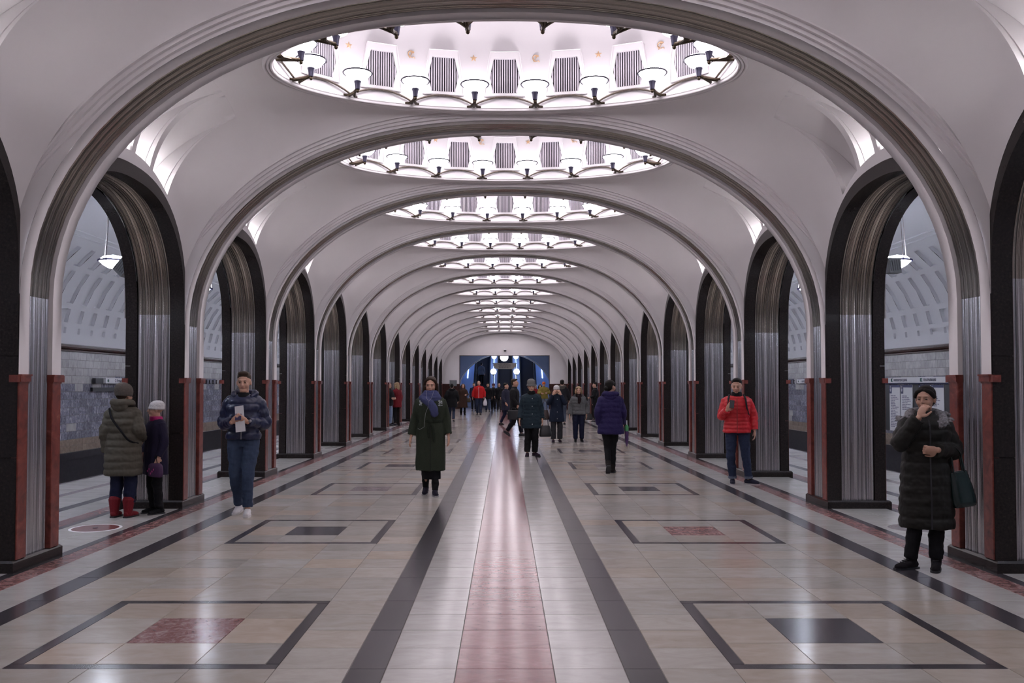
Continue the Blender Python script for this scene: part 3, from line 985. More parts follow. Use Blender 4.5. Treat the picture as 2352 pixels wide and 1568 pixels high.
        cme = cm.mesh('coffer', PV)
        lastn = 60 if big else 75
        far = MB()
        for n in range(ny+1):
            c = Y_A+COF_P*(n+.5)
            if n < lastn: put('coffer', cme, vault, (0, c, 0))
            else:
                base = len(far.v)
                far.v += [(v.co.x, v.co.y+c, v.co.z) for v in cme.vertices]
                for pl in cme.polygons: far.f.append(tuple(base+i for i in pl.vertices)); far.m.append(0)
        if far.v: tag(put('coffer_field', far.mesh('coffer_field', PV), vault), kind='stuff')
    # spandrel wall on the platform face of the arcade
    mb = MB()
    for k in range(K0, K1):
        yb = yc(k)+PITCH_Y/2
        yy = [-OA+2*OA*i/40 for i in range(41)]
        mb.grid([[(side*(XP+.01), yb+y, zout(y)) for y in yy], [(side*(XP+.01), yb+y, 5.16) for y in yy]])
    for k in range(K0, K1+1):
        mb.quad((side*(XP+.01), yc(k)-PH-.03, 2.5), (side*(XP+.01), yc(k)+PH+.03, 2.5), (side*(XP+.01), yc(k)+PH+.03, 5.16), (side*(XP+.01), yc(k)-PH-.03, 5.16))
    tag(mb.build('wall_arcade_'+word, PV), kind='structure')
    mb = MB(); a_, b_ = sorted((side*XP, side*(X_WALL+.3)))
    mb.box(a_, b_, Y_A-.2, Y_A, -1.4, 5.6); tag(mb.build('wall_platform_near_'+word, PV), kind='structure')
    mb = MB(); mb.box(a_, b_, Y_B, Y_B+.2, -1.4, 5.6); tag(mb.build('wall_platform_far_'+word, PV), kind='structure')
# ================================================================== added bounce wall behind the camera and the far end wall
mb = MB(); mb.box(-XP-.1, XP+.1, Y_BACK-.2, Y_BACK, 0, 6.0)
tag(mb.build('wall_back', PLASTER), kind='structure')  # unseen white wall added to bounce light back into the hall
for s in (-1, 1):
    mb = MB(); a, b = sorted((s*(XP-.1), s*(X_EDGE+.1))); mb.box(a, b, Y_BACK, Y_A-.2, 0, 5.2) if False else mb.box(s*XP-.05, s*XP+.05, Y_BACK, Y_A-.2, 0, 5.2)
    tag(mb.build('wall_side_near_'+('left' if s < 0 else 'right'), PLASTER), kind='structure')
OX0, OX1, OZ = -3.07, 3.0, 3.60
mb = MB()
for (a, b, z0, z1) in ((-XP-.1, OX0, 1.70, OZ), (OX1, XP+.1, 1.70, OZ), (-XP-.1, XP+.1, OZ, 5.6)):
    mb.box(a, b, END_Y, END_Y+.35, z0, z1)
endw = mb.build('wall_end', PLASTER); tag(endw, kind='structure')
for (a, b) in ((-XP-.1, OX0), (OX1, XP+.1)):
    n = 3; w_ = (b-a)/n
    for i in range(n):
        for zz in ((0, .84), (.845, 1.70)):
            mb = MB(); mb.box(a+w_*i+.002, a+w_*(i+1)-.002, END_Y-.02, END_Y+.35, *zz)
            put('dado_panel', mb.mesh('dado_panel', DADO), endw)
mb = MB(); mb.box(OX0-.04, OX0, END_Y-.015, END_Y+.35, 1.7, OZ); mb.box(OX1, OX1+.04, END_Y-.015, END_Y+.35, 1.7, OZ); mb.box(OX0-.04, OX1+.04, END_Y-.015, END_Y+.35, OZ, OZ+.05)
tag(mb.build('trim_1', simple('opening_trim', (.16, .14, .15), .5)), kind='structure')
# ================================================================== platform pendants, speakers
def make_pendant():
    m = {}
    mb = MB(); mb.lathe([(0, -.13), (.08, -.112), (.15, -.07), (.215, -.008), (.215, .008), (.15, .065), (0, .095)], 14)
    m['glass'] = mb.mesh('glass_shade', PEND, 60)
    mb = MB(); mb.lathe([(.215, -.016), (.236, -.012), (.236, .012), (.215, .016)], 24)
    for i in range(3):
        a = 2*PI*i/3+.5; mb.ell((.24*math.cos(a), .24*math.sin(a), 0), (.022, .022, .022), 8, 6)
    m['ring'] = mb.mesh('ring', simple('violet_metal', (.06, .05, .16), .35, metal=.6), 50)
    mb = MB()
    for i in range(3):
        a = 2*PI*i/3+.5; mb.tube([(.24*math.cos(a), .24*math.sin(a), 0), (.09*math.cos(a), .09*math.sin(a), 1.3)], .006, 5)
    m['rods'] = mb.mesh('suspension_rods', simple('rod_metal', (.25, .22, .22), .4, metal=.7))
    mb = MB(); mb.lathe([(0, 1.29), (.12, 1.30), (.13, 1.46), (0, 1.47)], 16); m['rose'] = mb.mesh('ceiling_rose', simple('rose_paint', (.6, .6, .62), .5), 40)
    return m
DP = make_pendant()
for k in range(-1, K1):
    for side, word in ((-1, 'left'), (1, 'right')):
        t = empty('pendant_lamp', (side*6.25, yc(k)+PITCH_Y/2, 3.60))
        put('glass_shade', DP['glass'], t); put('ring', DP['ring'], t); put('suspension_rods', DP['rods'], t); put('ceiling_rose', DP['rose'], t)
        pos = 'first along the %s platform' % word if k == -1 else '%s along the %s platform' % (ORD[k+1], word)
        tag(t, 'glowing lens-shaped glass pendant lamp on thin rods, %s' % pos, 'pendant lamp', 'platform pendant lamps')
for side, word, sx in ((-1, 'left', -5.95), (1, 'right', 6.06)):
    k = 1
    t = empty('loudspeaker', (sx if side < 0 else sx, yc(k)+PITCH_Y/2-.28, 3.47 if side < 0 else 3.50))
    mb = MB()
    mb.prism([(-.10, -.12), (.08, -.15), (.10, .08), (-.08, .11)], -.09, .09); o = put('housing', mb.mesh('housing', GREYBOX), t)
    o.rotation_euler = (0, math.radians(35 if side < 0 else -8), 0)
    mb = MB()
    for i in range(5): mb.box(-.08+.034*i, -.068+.034*i, -.096, -.09, -.10, .06)
    o = put('grille_bars', mb.mesh('grille_bars', simple('grey_dark', (.08, .08, .085), .5)), t); o.rotation_euler = (0, math.radians(35 if side < 0 else -8), 0)
    mb = MB(); mb.tube([(0, .09, .05), (0, .2, .14)], .012, 6); mb.tube([(0, .2, .14), (0, .2, 1.45)], .009, 6); put('hanger', mb.mesh('hanger', DARKMET), t)
    tag(t, 'grey box loudspeaker hung beside the pendant lamp over the %s platform' % word, 'loudspeaker')
# ================================================================== signs on the track walls
def letters(body, size, loc, rz, m, parent, name='lettering', depth=.003):
    me = text_mesh(body, size, depth)
    me.materials.clear(); me.materials.append(m)
    o = put(name, me, parent)
    o.location = loc; o.rotation_euler = (math.radians(90), 0, rz)
    return o
# right: strip of station names with list panels below.  On the right wall the text runs towards -Y.
XR = X_WALL-.02
sg = empty('station_list_sign', (XR, 0, 0))
YS0, YS1 = 18.4, 24.6
mb = MB(); mb.box(-.09, -.03, YS0, YS1, 1.675, 1.815); put('name_strip', mb.mesh('name_strip', WHITE_P), sg)
mb = MB(); mb.box(-.05, .02, YS0, YS1, 1.64, 1.675); put('backing_rail', mb.mesh('backing_rail', NAVY_P), sg)
for (yy, s_) in ((24.5, 'ПАВЕЛЕЦКАЯ'), (22.75, 'НОВОКУЗНЕЦКАЯ'), (21.15, 'ТЕАТРАЛЬНАЯ'), (19.7, 'ТВЕРСКАЯ')):
    letters(s_, .085, (-.093, yy-.14, 1.715), -PI/2, simple('grey_ink', (.13, .12, .17), .6), sg)
    mb = MB(); mb.box(-.094, -.09, yy-.05, yy+.02, 1.705, 1.79); mb.box(-.094, -.09, yy-.09, yy-.05, 1.705, 1.72); mb.box(-.094, -.09, yy-.09, yy-.05, 1.775, 1.79)
    put('line_mark', mb.mesh('line_mark', simple('green_ink', (.02, .09, .08), .6)), sg)
rl = random.Random(5)
INK = simple('list_ink', (.22, .21, .30), .6)
panels = [(24.05, 23.50, 9), (23.0, 22.40, 20), (22.34, 21.72, 9), (21.38, 20.82, 14), (20.76, 20.16, 6), (19.86, 19.2, 22), (18.96, 18.5, 22)]
for i, (ya, yb, nl) in enumerate(panels):
    pn = put('list_panel', None, sg)
    mb = MB(); mb.box(-.03, .0, yb, ya, .43, 1.62)
    b = mb.mesh('board', WHITE_P); pn.data if False else None
    o = put('board', b, pn)
    mb = MB(); mb.box(-.034, -.03, ya-.13, ya, 1.40, 1.62); mb.box(-.034, -.03, yb, ya-.13, 1.56, 1.62); put('blue_header', mb.mesh('blue_header', NAVY_P), pn)
    mb = MB()
    mb.poly([(-.036, ya-.055, 1.60), (-.036, ya-.075, 1.60), (-.036, ya-.075, 1.50), (-.036, ya-.055, 1.50)])
    mb.poly([(-.036, ya-.03, 1.51), (-.036, ya-.10, 1.51), (-.036, ya-.065, 1.43)])
    put('arrow', mb.mesh('arrow', WHITE_P, fix=False), pn)
    mb = MB()
    for j in range(nl):
        z = 1.33-.042*j
        if z < .47: break
        x = ya-.07; e = x-(ya-yb-.14)*rl.uniform(.45, .95)
        while x > e:
            wd = min(rl.uniform(.05, .16), x-e+.01); mb.box(-.0325, -.0305, x-wd, x, z, z+.022); x -= wd+.02
    put('list_lines', mb.mesh('list_lines', INK), pn)
    if yb-.02 > 18.5:
        pass
mb = MB()
for (a, b) in ((23.49, 23.01), (21.71, 21.39), (20.15, 19.87), (19.19, 18.97)): mb.box(-.02, .0, b, a, .43, 1.64)
put('dark_panel', mb.mesh('dark_panel', BLACK_P), sg)
tag(sg, 'long white strip of station names over white list panels on the right track wall', 'sign')
sg = empty('station_list_sign', (XR, 0, 0))
mb = MB(); mb.box(-.09, -.03, 27.0, 30.1, 1.675, 1.815); put('name_strip', mb.mesh('name_strip', WHITE_P), sg)
mb = MB(); mb.lathe([(0, -.002), (.035, -.002), (.035, .002)], 12); o = put('line_mark', mb.mesh('line_mark', simple('green_ink', (.02, .09, .08), .6)), sg, (-.093, 29.95, 1.745)); o.rotation_euler = (0, PI/2, 0)
letters('С АЭРОПОРТ С', .085, (-.093, 29.7, 1.715), -PI/2, simple('grey_ink', (.13, .12, .17), .6), sg)
mb = MB(); mb.box(-.03, .0, 27.1, 28.35, .43, 1.62); put('list_panel', mb.mesh('list_panel', WHITE_P), sg)
mb = MB(); mb.box(-.034, -.03, 28.0, 28.9, 1.50, 1.66); put('blue_header', mb.mesh('blue_header', NAVY_P), sg)
mb = MB()
for j in range(20): mb.box(-.034, -.03, 27.4, 28.25, 1.40-.042*j, 1.42-.042*j)
put('list_lines', mb.mesh('list_lines', INK), sg)
tag(sg, 'shorter white station sign with a dark dot, seen between second and third right pillars', 'sign')
# station name in metal letters
for side, ya, rz, word in ((-1, 29.6, PI/2, 'left'), (1, 33.3, -PI/2, 'right')):
    t = empty('station_name', (side*(X_WALL-.012), ya, 1.66))
    for i, ch in enumerate('МАЯКОВСКАЯ'):
        letters(ch, .20, (-.0*side, (i*.36)*(1 if side < 0 else -1), 0), rz, simple('letter_metal', (.03, .022, .028), .4, metal=.5), t, 'letter', .012)
    tag(t, 'dark metal station name letters on the %s track wall' % word, 'lettering')
# left sign: text runs towards +Y
XL = -X_WALL+.02
sg = empty('direction_sign', (XL, 0, 0))
mb = MB(); mb.box(.06, .12, 21.95, 24.6, 1.66, 1.80); put('name_strip', mb.mesh('name_strip', WHITE_P), sg)
mb = MB(); mb.box(.02, .10, 21.45, 21.85, 1.66, 1.79); put('end_box', mb.mesh('end_box', BLACK_P), sg)
mb = MB(); mb.box(.0, .05, 21.4, 24.2, 1.46, 1.56); put('backing_rail', mb.mesh('backing_rail', BLACK_P), sg)
o = letters('С Речной вокзал С Аэропорт С', .105, (.123, 22.45, 1.695), PI/2, simple('grey_ink', (.13, .12, .17), .6), sg)
mb = MB(); mb.lathe([(0, -.002), (.04, -.002), (.04, .002)], 12); o = put('line_mark', mb.mesh('line_mark', simple('green_ink', (.02, .09, .08), .6)), sg, (.123, 22.08, 1.73)); o.rotation_euler = (0, PI/2, 0)
mb = MB(); mb.box(0, .03, 23.55, 24.2, .45, 1.62); put('dark_panel', mb.mesh('dark_panel', BLACK_P), sg)
mb = MB(); mb.box(.03, .06, 24.1, 24.6, .45, 1.62); put('list_panel', mb.mesh('list_panel', WHITE_P), sg)
mb = MB(); mb.box(.06, .064, 24.3, 24.5, 1.35, 1.62); put('blue_header', mb.mesh('blue_header', NAVY_P), sg)
tag(sg, 'narrow white direction sign with a dark end box on the left track wall', 'sign')
# ================================================================== things on the end wall
t = empty('security_camera', (0, END_Y-.01, 3.98))
mb = MB(); mb.lathe([(0, -.09), (.05, -.08), (.085, -.03), (.09, 0)], 14, (0, -.12, 0)); put('dome_glass', mb.mesh('dome_glass', BLACK_P, 50), t)
mb = MB(); mb.lathe([(.095, 0), (.095, .05), (.05, .09), (0, .10)], 14, (0, -.12, 0)); mb.box(-.03, .03, -.12, .02, .05, .12); put('mount', mb.mesh('mount', WHITE_P, 40), t)
tag(t, 'small dark dome security camera on the wall above the escalator opening', 'camera')
t = empty('notice_board', (-3.52, END_Y-.03, 1.55))
mb = MB(); mb.box(-.24, .24, -.03, .03, 0, .38); put('panel', mb.mesh('panel', GREYBOX), t)
mb = MB(); mb.box(-.25, .25, -.035, -.028, -.01, .01); mb.box(-.25, .25, -.035, -.028, .37, .39); put('frame', mb.mesh('frame', DARKMET), t)
tag(t, 'small grey panel mounted on the end wall left of the escalators', 'panel')
# ================================================================== escalator hall behind the opening
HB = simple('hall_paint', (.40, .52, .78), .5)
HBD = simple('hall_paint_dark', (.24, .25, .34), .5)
Y_E = END_Y+.35
mb = MB(); mb.box(-5.2, 5.2, Y_E, 67.6, -.3, -.001); tag(mb.build('floor_escalator_hall', T_MAUVE), kind='structure')
for s in (-1, 1):
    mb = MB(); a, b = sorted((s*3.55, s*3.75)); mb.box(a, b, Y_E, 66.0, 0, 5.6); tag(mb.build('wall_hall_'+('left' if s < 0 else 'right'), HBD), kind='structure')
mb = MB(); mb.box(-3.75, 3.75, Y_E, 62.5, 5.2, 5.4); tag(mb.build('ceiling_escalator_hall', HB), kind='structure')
# inclined tunnel: half tube along 30 degrees
SL = math.tan(math.radians(30)); YT = 65.5
mb = MB(); rows = []
for y in (62.4, YT, YT+16):
    zc = max(0, (y-YT))*SL
    rows.append([(3.45*math.cos(PI*i/24), y, zc+1.0+2.95*math.sin(PI*i/24)) for i in range(25)])
mb.grid(rows)
for y0 in (62.4,):
    r = [(3.45*math.cos(PI*i/24), y0, 1.0+2.95*math.sin(PI*i/24)) for i in range(25)]
    o = [(4.2*math.cos(PI*i/24), y0, 1.0+4.6*math.sin(PI*i/24)) for i in range(25)]
    mb.grid([r, o])
for s in (-1, 1): mb.quad((s*3.45, 62.4, 0), (s*3.45, YT, 0), (s*3.45, YT, 1.0), (s*3.45, 62.4, 1.0)); mb.quad((s*3.45, YT, 0), (s*3.45, YT+16, 16*SL), (s*3.45, YT+16, 16*SL+1), (s*3.45, YT, 1.0))
tun = mb.build('ceiling_escalator_tunnel', HB, None, 40); tag(tun, kind='structure')
for y in (62.38, 66.5):
    zc = max(0, y-YT)*SL
    mb = MB(); mb.tube([(3.38*math.cos(PI*i/24), y, zc+1.0+2.88*math.sin(PI*i/24)) for i in range(25)], .035, 6); put('tunnel_rib', mb.mesh('tunnel_rib', WHITE_P, 50), tun)
mb = MB(); mb.quad((-4, YT+16, 8), (4, YT+16, 8), (4, YT+16, 14), (-4, YT+16, 14)); put('tunnel_end', mb.mesh('tunnel_end', HB), tun)
STEPM = simple('escalator_step', (.05, .055, .075), .45, metal=.4)
BAL = simple('balustrade_steel', (.45, .50, .62), .35, metal=.4)
for i, (cx, word) in enumerate(((-1.75, 'left'), (.0, 'middle'), (1.75, 'right'))):
    t = empty('escalator', (cx, YT, 0))
    for n in range(38):
        y = n*.40; z = n*.40*SL
        mb = MB() if n == 0 else mb
        if n == 0:
            mb.box(-.5, .5, 0, .42, -.23, 0)
            for q in range(12): mb.box(-.48+.083*q, -.45+.083*q, -.004, 0, -.23, 0)
            sm = mb.mesh('step', STEPM)
        put('step', sm, t, (0, y, z+.23))
    for s in (-1, 1):
        mb = MB(); mb.prism([(-.6, 0), (15.2, 15.2*SL), (15.2, 15.2*SL+.9), (.1, .95), (-.6, .85)], s*.56-.03, s*.56+.03, 'x'); put('balustrade', mb.mesh('balustrade', BAL), t)
        mb = MB(); mb.tube([(s*.56, -.62, .5), (s*.56, -.66, .75), (s*.56, -.5, .93), (s*.56, .1, 1.0), (s*.56, 15.2, 15.2*SL+.95)], .045, 6); put('handrail', mb.mesh('handrail', BLACK_P, 50), t)
    tag(t, 'dark stepped escalator rising beyond the end wall, %s of three' % word, 'escalator', 'escalators beyond the end wall')
    pos_y = [2.0, 5.5, 9.0]
# sloping decks between the escalators, with lamp posts and added fill tubes
for s, word in ((-1, 'left'), (1, 'right')):
    mb = MB(); mb.prism([(-.4, .80), (15.2, 15.2*SL+.85), (15.2, 15.2*SL+.70), (-.4, .0)], s*.875-.27, s*.875+.27, 'x')
    o = mb.build('escalator_deck', HB); o.location = (0, YT, 0)
    tag(o, 'sloping pale blue deck between escalators, %s of the middle one' % word, 'deck')
    t = empty('globe_lamp', (s*.86, YT-.7, 0))
    mb = MB(); mb.tube([(0, 0, 0), (0, 0, 2.35)], .03, 8); mb.lathe([(0, 0), (.14, 0), (.12, .05), (.03, .08)], 12); put('post', mb.mesh('post', DARKMET, 40), t)
    mb = MB(); mb.ell((0, 0, 2.62), (.22, .22, .22), 16, 12); put('globe', mb.mesh('globe', GLOBE, 60), t)
    mb = MB(); mb.lathe([(.03, 2.33), (.11, 2.38), (.12, 2.42), (.05, 2.42)], 12); put('collar', mb.mesh('collar', DARKMET, 40), t)
    tag(t, 'glowing globe lamp on a dark post, %s of the middle escalator' % word, 'globe lamp')
    mb = MB(); mb.tube([(0, 0, 0), (0, 5.5, 5.5*SL)], .04, 8)
    o = mb.build('light_tube', BLUEFILL); o.location = (s*.875, YT+1.2, 1.2*SL+1.0)  # added tube, gives the hall its blue light
    tag(o, 'bluish light tube running up the deck %s of the middle escalator' % word, 'light tube')
for s, word in ((-1, 'left'), (1, 'right')):
    mb = MB(); mb.prism([(-.4, .80), (15.2, 15.2*SL+.85), (15.2, 15.2*SL+.70), (-.4, .0)], s*2.9-.48, s*2.9+.48, 'x')
    o = mb.build('escalator_deck', HB); o.location = (0, YT, 0)
    tag(o, 'sloping pale blue deck along the %s wall of the escalator tunnel' % word, 'deck')
    mb = MB(); mb.tube([(0, 0, 0), (0, 6.0, 6.0*SL)], .04, 6)
    o = mb.build('light_tube', BLUEFILL); o.location = (s*2.9, YT+2.0, 2.0*SL+1.0)  # added to brighten the dark sides of the tunnel
    tag(o, 'bluish light tube along the %s wall of the escalator tunnel' % word, 'light tube')
    for q in (3.2, 6.6):
        t = empty('globe_lamp', (s*.86, YT+q, q*SL+.85))  # extra globes added to brighten the tunnel
        mb = MB(); mb.tube([(0, 0, 0), (0, 0, 1.0)], .03, 8); put('post', mb.mesh('post', DARKMET, 40), t)
        mb = MB(); mb.ell((0, 0, 1.18), (.20, .20, .20), 12, 8); put('globe', mb.mesh('globe', GLOBE, 60), t)
        tag(t, 'globe lamp %s up the deck %s of the middle escalator' % ('partway' if q < 5 else 'high', word), 'globe lamp')
t = empty('ceiling_globe', (-.06, 61.2, 5.2))
mb = MB(); mb.ell((0, 0, -1.62), (.29, .29, .29), 16, 12); put('globe', mb.mesh('globe', GLOBE, 60), t)
mb = MB(); mb.tube([(0, 0, 0), (0, 0, -1.36)], .02, 6); mb.lathe([(.02, -1.30), (.10, -1.34), (.11, -1.38), (0, -1.39)], 12); put('stem', mb.mesh('stem', DARKMET, 40), t)
tag(t, 'large glowing globe hanging in the middle of the escalator opening', 'globe lamp')
t = empty('hanging_sign', (-.03, 60.6, 0))
mb = MB(); mb.prism([(-.78, 2.93), (-.62, 2.74), (.62, 2.74), (.78, 2.93), (.78, 3.15), (-.78, 3.15)], -.02, .02); put('board', mb.mesh('board', simple('sign_cream', (.55, .52, .46), .6)), t)
mb = MB(); mb.tube([(-.80, 0, 2.9), (-.80, 0, 5.2)], .012, 6); mb.tube([(.80, 0, 2.9), (.80, 0, 5.2)], .012, 6); mb.ell((-.80, 0, 3.12), (.035, .035, .035), 8, 6); mb.ell((.80, 0, 3.12), (.035, .035, .035), 8, 6); put('hangers', mb.mesh('hangers', DARKMET), t)
mb = MB(); rl = random.Random(9)
for j, (z, a, b) in enumerate(((3.09, -.34, .30), (3.03, -.45, .42), (2.97, -.40, .45), (2.91, -.42, .40), (2.85, -.40, .46), (2.80, -.38, .30))):
    x = a
    while x < b:
        wd = rl.uniform(.05, .13); mb.box(x, min(x+wd, b), -.024, -.02, z, z+.028); x += wd+.025
put('lettering_lines', mb.mesh('lettering_lines', simple('sign_ink', (.12, .10, .11), .6)), t)
tag(t, 'cream notice board hung from rods below the globe in the escalator opening', 'sign')
t = empty('lit_sign', (-3.53, 60.6, 2.28))
mb = MB(); mb.box(0, .06, -.55, .55, 0, .32); put('case', mb.mesh('case', WHITE_P), t)
mb = MB(); mb.box(.06, .065, -.5, .5, .03, .29); put('lit_face', mb.mesh('lit_face', emit('sign_glow', (.55, .6, 1.0), 2.0)), t)
tag(t, 'small blue-white lit sign on the left wall of the escalator opening', 'sign')
# ================================================================== people
from mathutils import noise as _ns
from mathutils.bvhtree import BVHTree
def V(*a): return Vector(a)
def crease(me, amp, sx, sz, seed=0.0):
    """cloth folds: push vertices along their normals by layered noise"""
    o = Vector((seed*7.1, seed*3.3, seed*5.7))
    N = len(me.vertices); co = [0.0]*(3*N); nr = [0.0]*(3*N)
    me.vertices.foreach_get('co', co); me.vertices.foreach_get('normal', nr)
    for i in range(0, 3*N, 3):
        p = Vector((co[i]*sx, co[i+1]*sx, co[i+2]*sz))+o
        n = amp*(_ns.noise(p)+.5*_ns.noise(p*2.1))
        co[i] += nr[i]*n; co[i+1] += nr[i+1]*n; co[i+2] += nr[i+2]*n
    me.vertices.foreach_set('co', co); me.update()
    return me
def cat(keys, t):
    """Catmull-Rom through a list of tuples, t in 0..1 over the first component spacing-free index"""
    n = len(keys)-1
    f = min(max(t, 0), 1)*n; i = min(int(f), n-1); u = f-i
    p0, p1, p2, p3 = keys[max(i-1, 0)], keys[i], keys[i+1], keys[min(i+2, n)]
    return tuple(.5*((2*b)+(-a+c)*u+(2*a-5*b+4*c-d)*u*u+(-a+3*b-3*c+d)*u**3) for a, b, c, d in zip(p0, p1, p2, p3))
class Blob:
    """closed pieces that are fused into one continuous surface"""
    def __init__(s): s.mb = MB()
    def ell(s, c, r, M=None, seg=14, ring=10):
        rows = []
        for i in range(ring+1):
            t = PI*i/ring
            row = []
            for j in range(seg):
                p = Vector((r[0]*math.sin(t)*math.cos(2*PI*j/seg), r[1]*math.sin(t)*math.sin(2*PI*j/seg), -r[2]*math.cos(t)))
                if M is not None: p = M @ p
                row.append(tuple(Vector(c)+p))
            rows.append(row)
        s.mb.grid(rows, True)
    def limb(s, pts, rad, seg=12, quilt=0, qa=.0, step=.018, flat=1.0, caps=True):
        """smooth tube through joints; rad per joint; optional quilting rings"""
        keys = [tuple(p)+(r,) for p, r in zip(pts, rad)]
        L = sum((Vector(pts[i+1])-Vector(pts[i])).length for i in range(len(pts)-1))
        n = max(6, int(L/step))
        P = [cat(keys, i/n) for i in range(n+1)]
        rows = []; d = 0; up = None
        for i, k in enumerate(P):
            p = Vector(k[:3]); a = Vector(P[max(i-1, 0)][:3]); b = Vector(P[min(i+1, n)][:3])
            t = (b-a).normalized()
            if up is None:
                up = Vector((0, 1, 0)) if abs(t.y) < .9 else Vector((1, 0, 0))
            u = (up-t*up.dot(t)).normalized(); w_ = t.cross(u); up = u
            if i: d += (p-Vector(P[i-1][:3])).length
            r = k[3]
            if quilt: r += qa*(abs(math.sin(PI*d/quilt))**.6-.6)
            rows.append([tuple(p+(u*math.cos(2*PI*j/seg)*flat+w_*math.sin(2*PI*j/seg))*r) for j in range(seg)])
        if caps:
            k0, k1 = P[0], P[-1]
            t0 = (Vector(P[0][:3])-Vector(P[1][:3])).normalized(); t1 = (Vector(P[-1][:3])-Vector(P[-2][:3])).normalized()
            c0, c1 = Vector(k0[:3]), Vector(k1[:3])
            rows = [[tuple(c0+t0*k0[3]*.7)]*seg, [tuple((Vector(q)-c0)*.75+c0+t0*k0[3]*.5) for q in rows[0]]] + rows + [[tuple((Vector(q)-c1)*.75+c1+t1*k1[3]*.5) for q in rows[-1]], [tuple(c1+t1*k1[3]*.7)]*seg]
            s.mb.grid(rows, True)
        else:
            s.mb.grid(rows, True); s.mb.poly(rows[0][::-1]); s.mb.poly(rows[-1])
    def stack(s, keys, seg=28, quilt=0, qa=0, step=.014, n_e=2.3, q0=0, q1=9):
        """horizontal oval rings: keys (z, rx, ry, cx, cy) from bottom to top"""
        z0, z1 = keys[0][0], keys[-1][0]
        n = max(8, int(abs(z1-z0)/step)); rows = []
        for i in range(n+1):
            z, rx, ry, cx, cy = cat(keys, i/n)
            if quilt and q0 <= z <= q1:
                e = qa*(abs(math.sin(PI*(z-z0)/quilt))**.6-.6); rx += e; ry += e
            row = []
            for j in range(seg):
                a = 2*PI*j/seg; c_, s_ = math.cos(a), math.sin(a)
                row.append((cx+math.copysign(abs(c_)**(2/n_e), c_)*rx, cy+math.copysign(abs(s_)**(2/n_e), s_)*ry, z))
            rows.append(row)
        s.mb.grid(rows, True); s.mb.poly(rows[0][::-1]); s.mb.poly(rows[-1])
    def xf(s, M, n0):
        for i in range(n0, len(s.mb.v)): s.mb.v[i] = tuple(M @ Vector(s.mb.v[i]))
    def fuse(s, name, mats, voxel, smooth=3, colour=None):
        me = bpy.data.meshes.new('raw'); me.from_pydata(s.mb.v, [], s.mb.f)
        bm = bmesh.new(); bm.from_mesh(me); bmesh.ops.remove_doubles(bm, verts=bm.verts, dist=1e-5); bmesh.ops.recalc_face_normals(bm, faces=bm.faces); bm.to_mesh(me); bm.free()
        ob = bpy.data.objects.new('raw', me)
        r = ob.modifiers.new('r', 'REMESH'); r.mode = 'VOXEL'; r.voxel_size = voxel; r.use_smooth_shade = True
        if smooth:
            q = ob.modifiers.new('s', 'SMOOTH'); q.factor = .5; q.iterations = smooth
        out = bake(ob); bpy.data.meshes.remove(me)
        out.name = name; out.materials.clear()
        if not isinstance(mats, (list, tuple)): mats = [mats]
        for m in mats: out.materials.append(m)
        out.polygons.foreach_set('use_smooth', [True]*len(out.polygons))
        if colour: out.polygons.foreach_set('material_index', [colour(p.center) for p in out.polygons])
        return out
def skin(c): return simple('skin_%02d' % int(c*100), (.50*c, .285*c, .205*c), .5, noise=.08, nscale=12)
SK1, SK2 = skin(1.08), skin(.92)
def cloth(name, col, rough=.75, bump=.25, ns=60, sheen=.2): return simple('cloth_'+name, col, max(rough, .7), spec=.18, noise=.18, nscale=ns, bump=bump)
HAIR = {'dark': simple('hair_dark', (.010, .008, .007), .6, spec=.2, noise=.3, nscale=80), 'brown': simple('hair_brown', (.040, .022, .013), .6, spec=.25, noise=.4, nscale=80),
        'blond': simple('hair_blond', (.42, .28, .15), .5, noise=.4, nscale=60), 'grey': simple('hair_grey', (.20, .17, .15), .5, noise=.4, nscale=60), 'chestnut': simple('hair_chestnut', (.07, .03, .015), .5, noise=.4, nscale=80)}
EYE = simple('eye_dark', (.02, .014, .012), .2); LIP = simple('lip', (.30, .10, .09), .45)
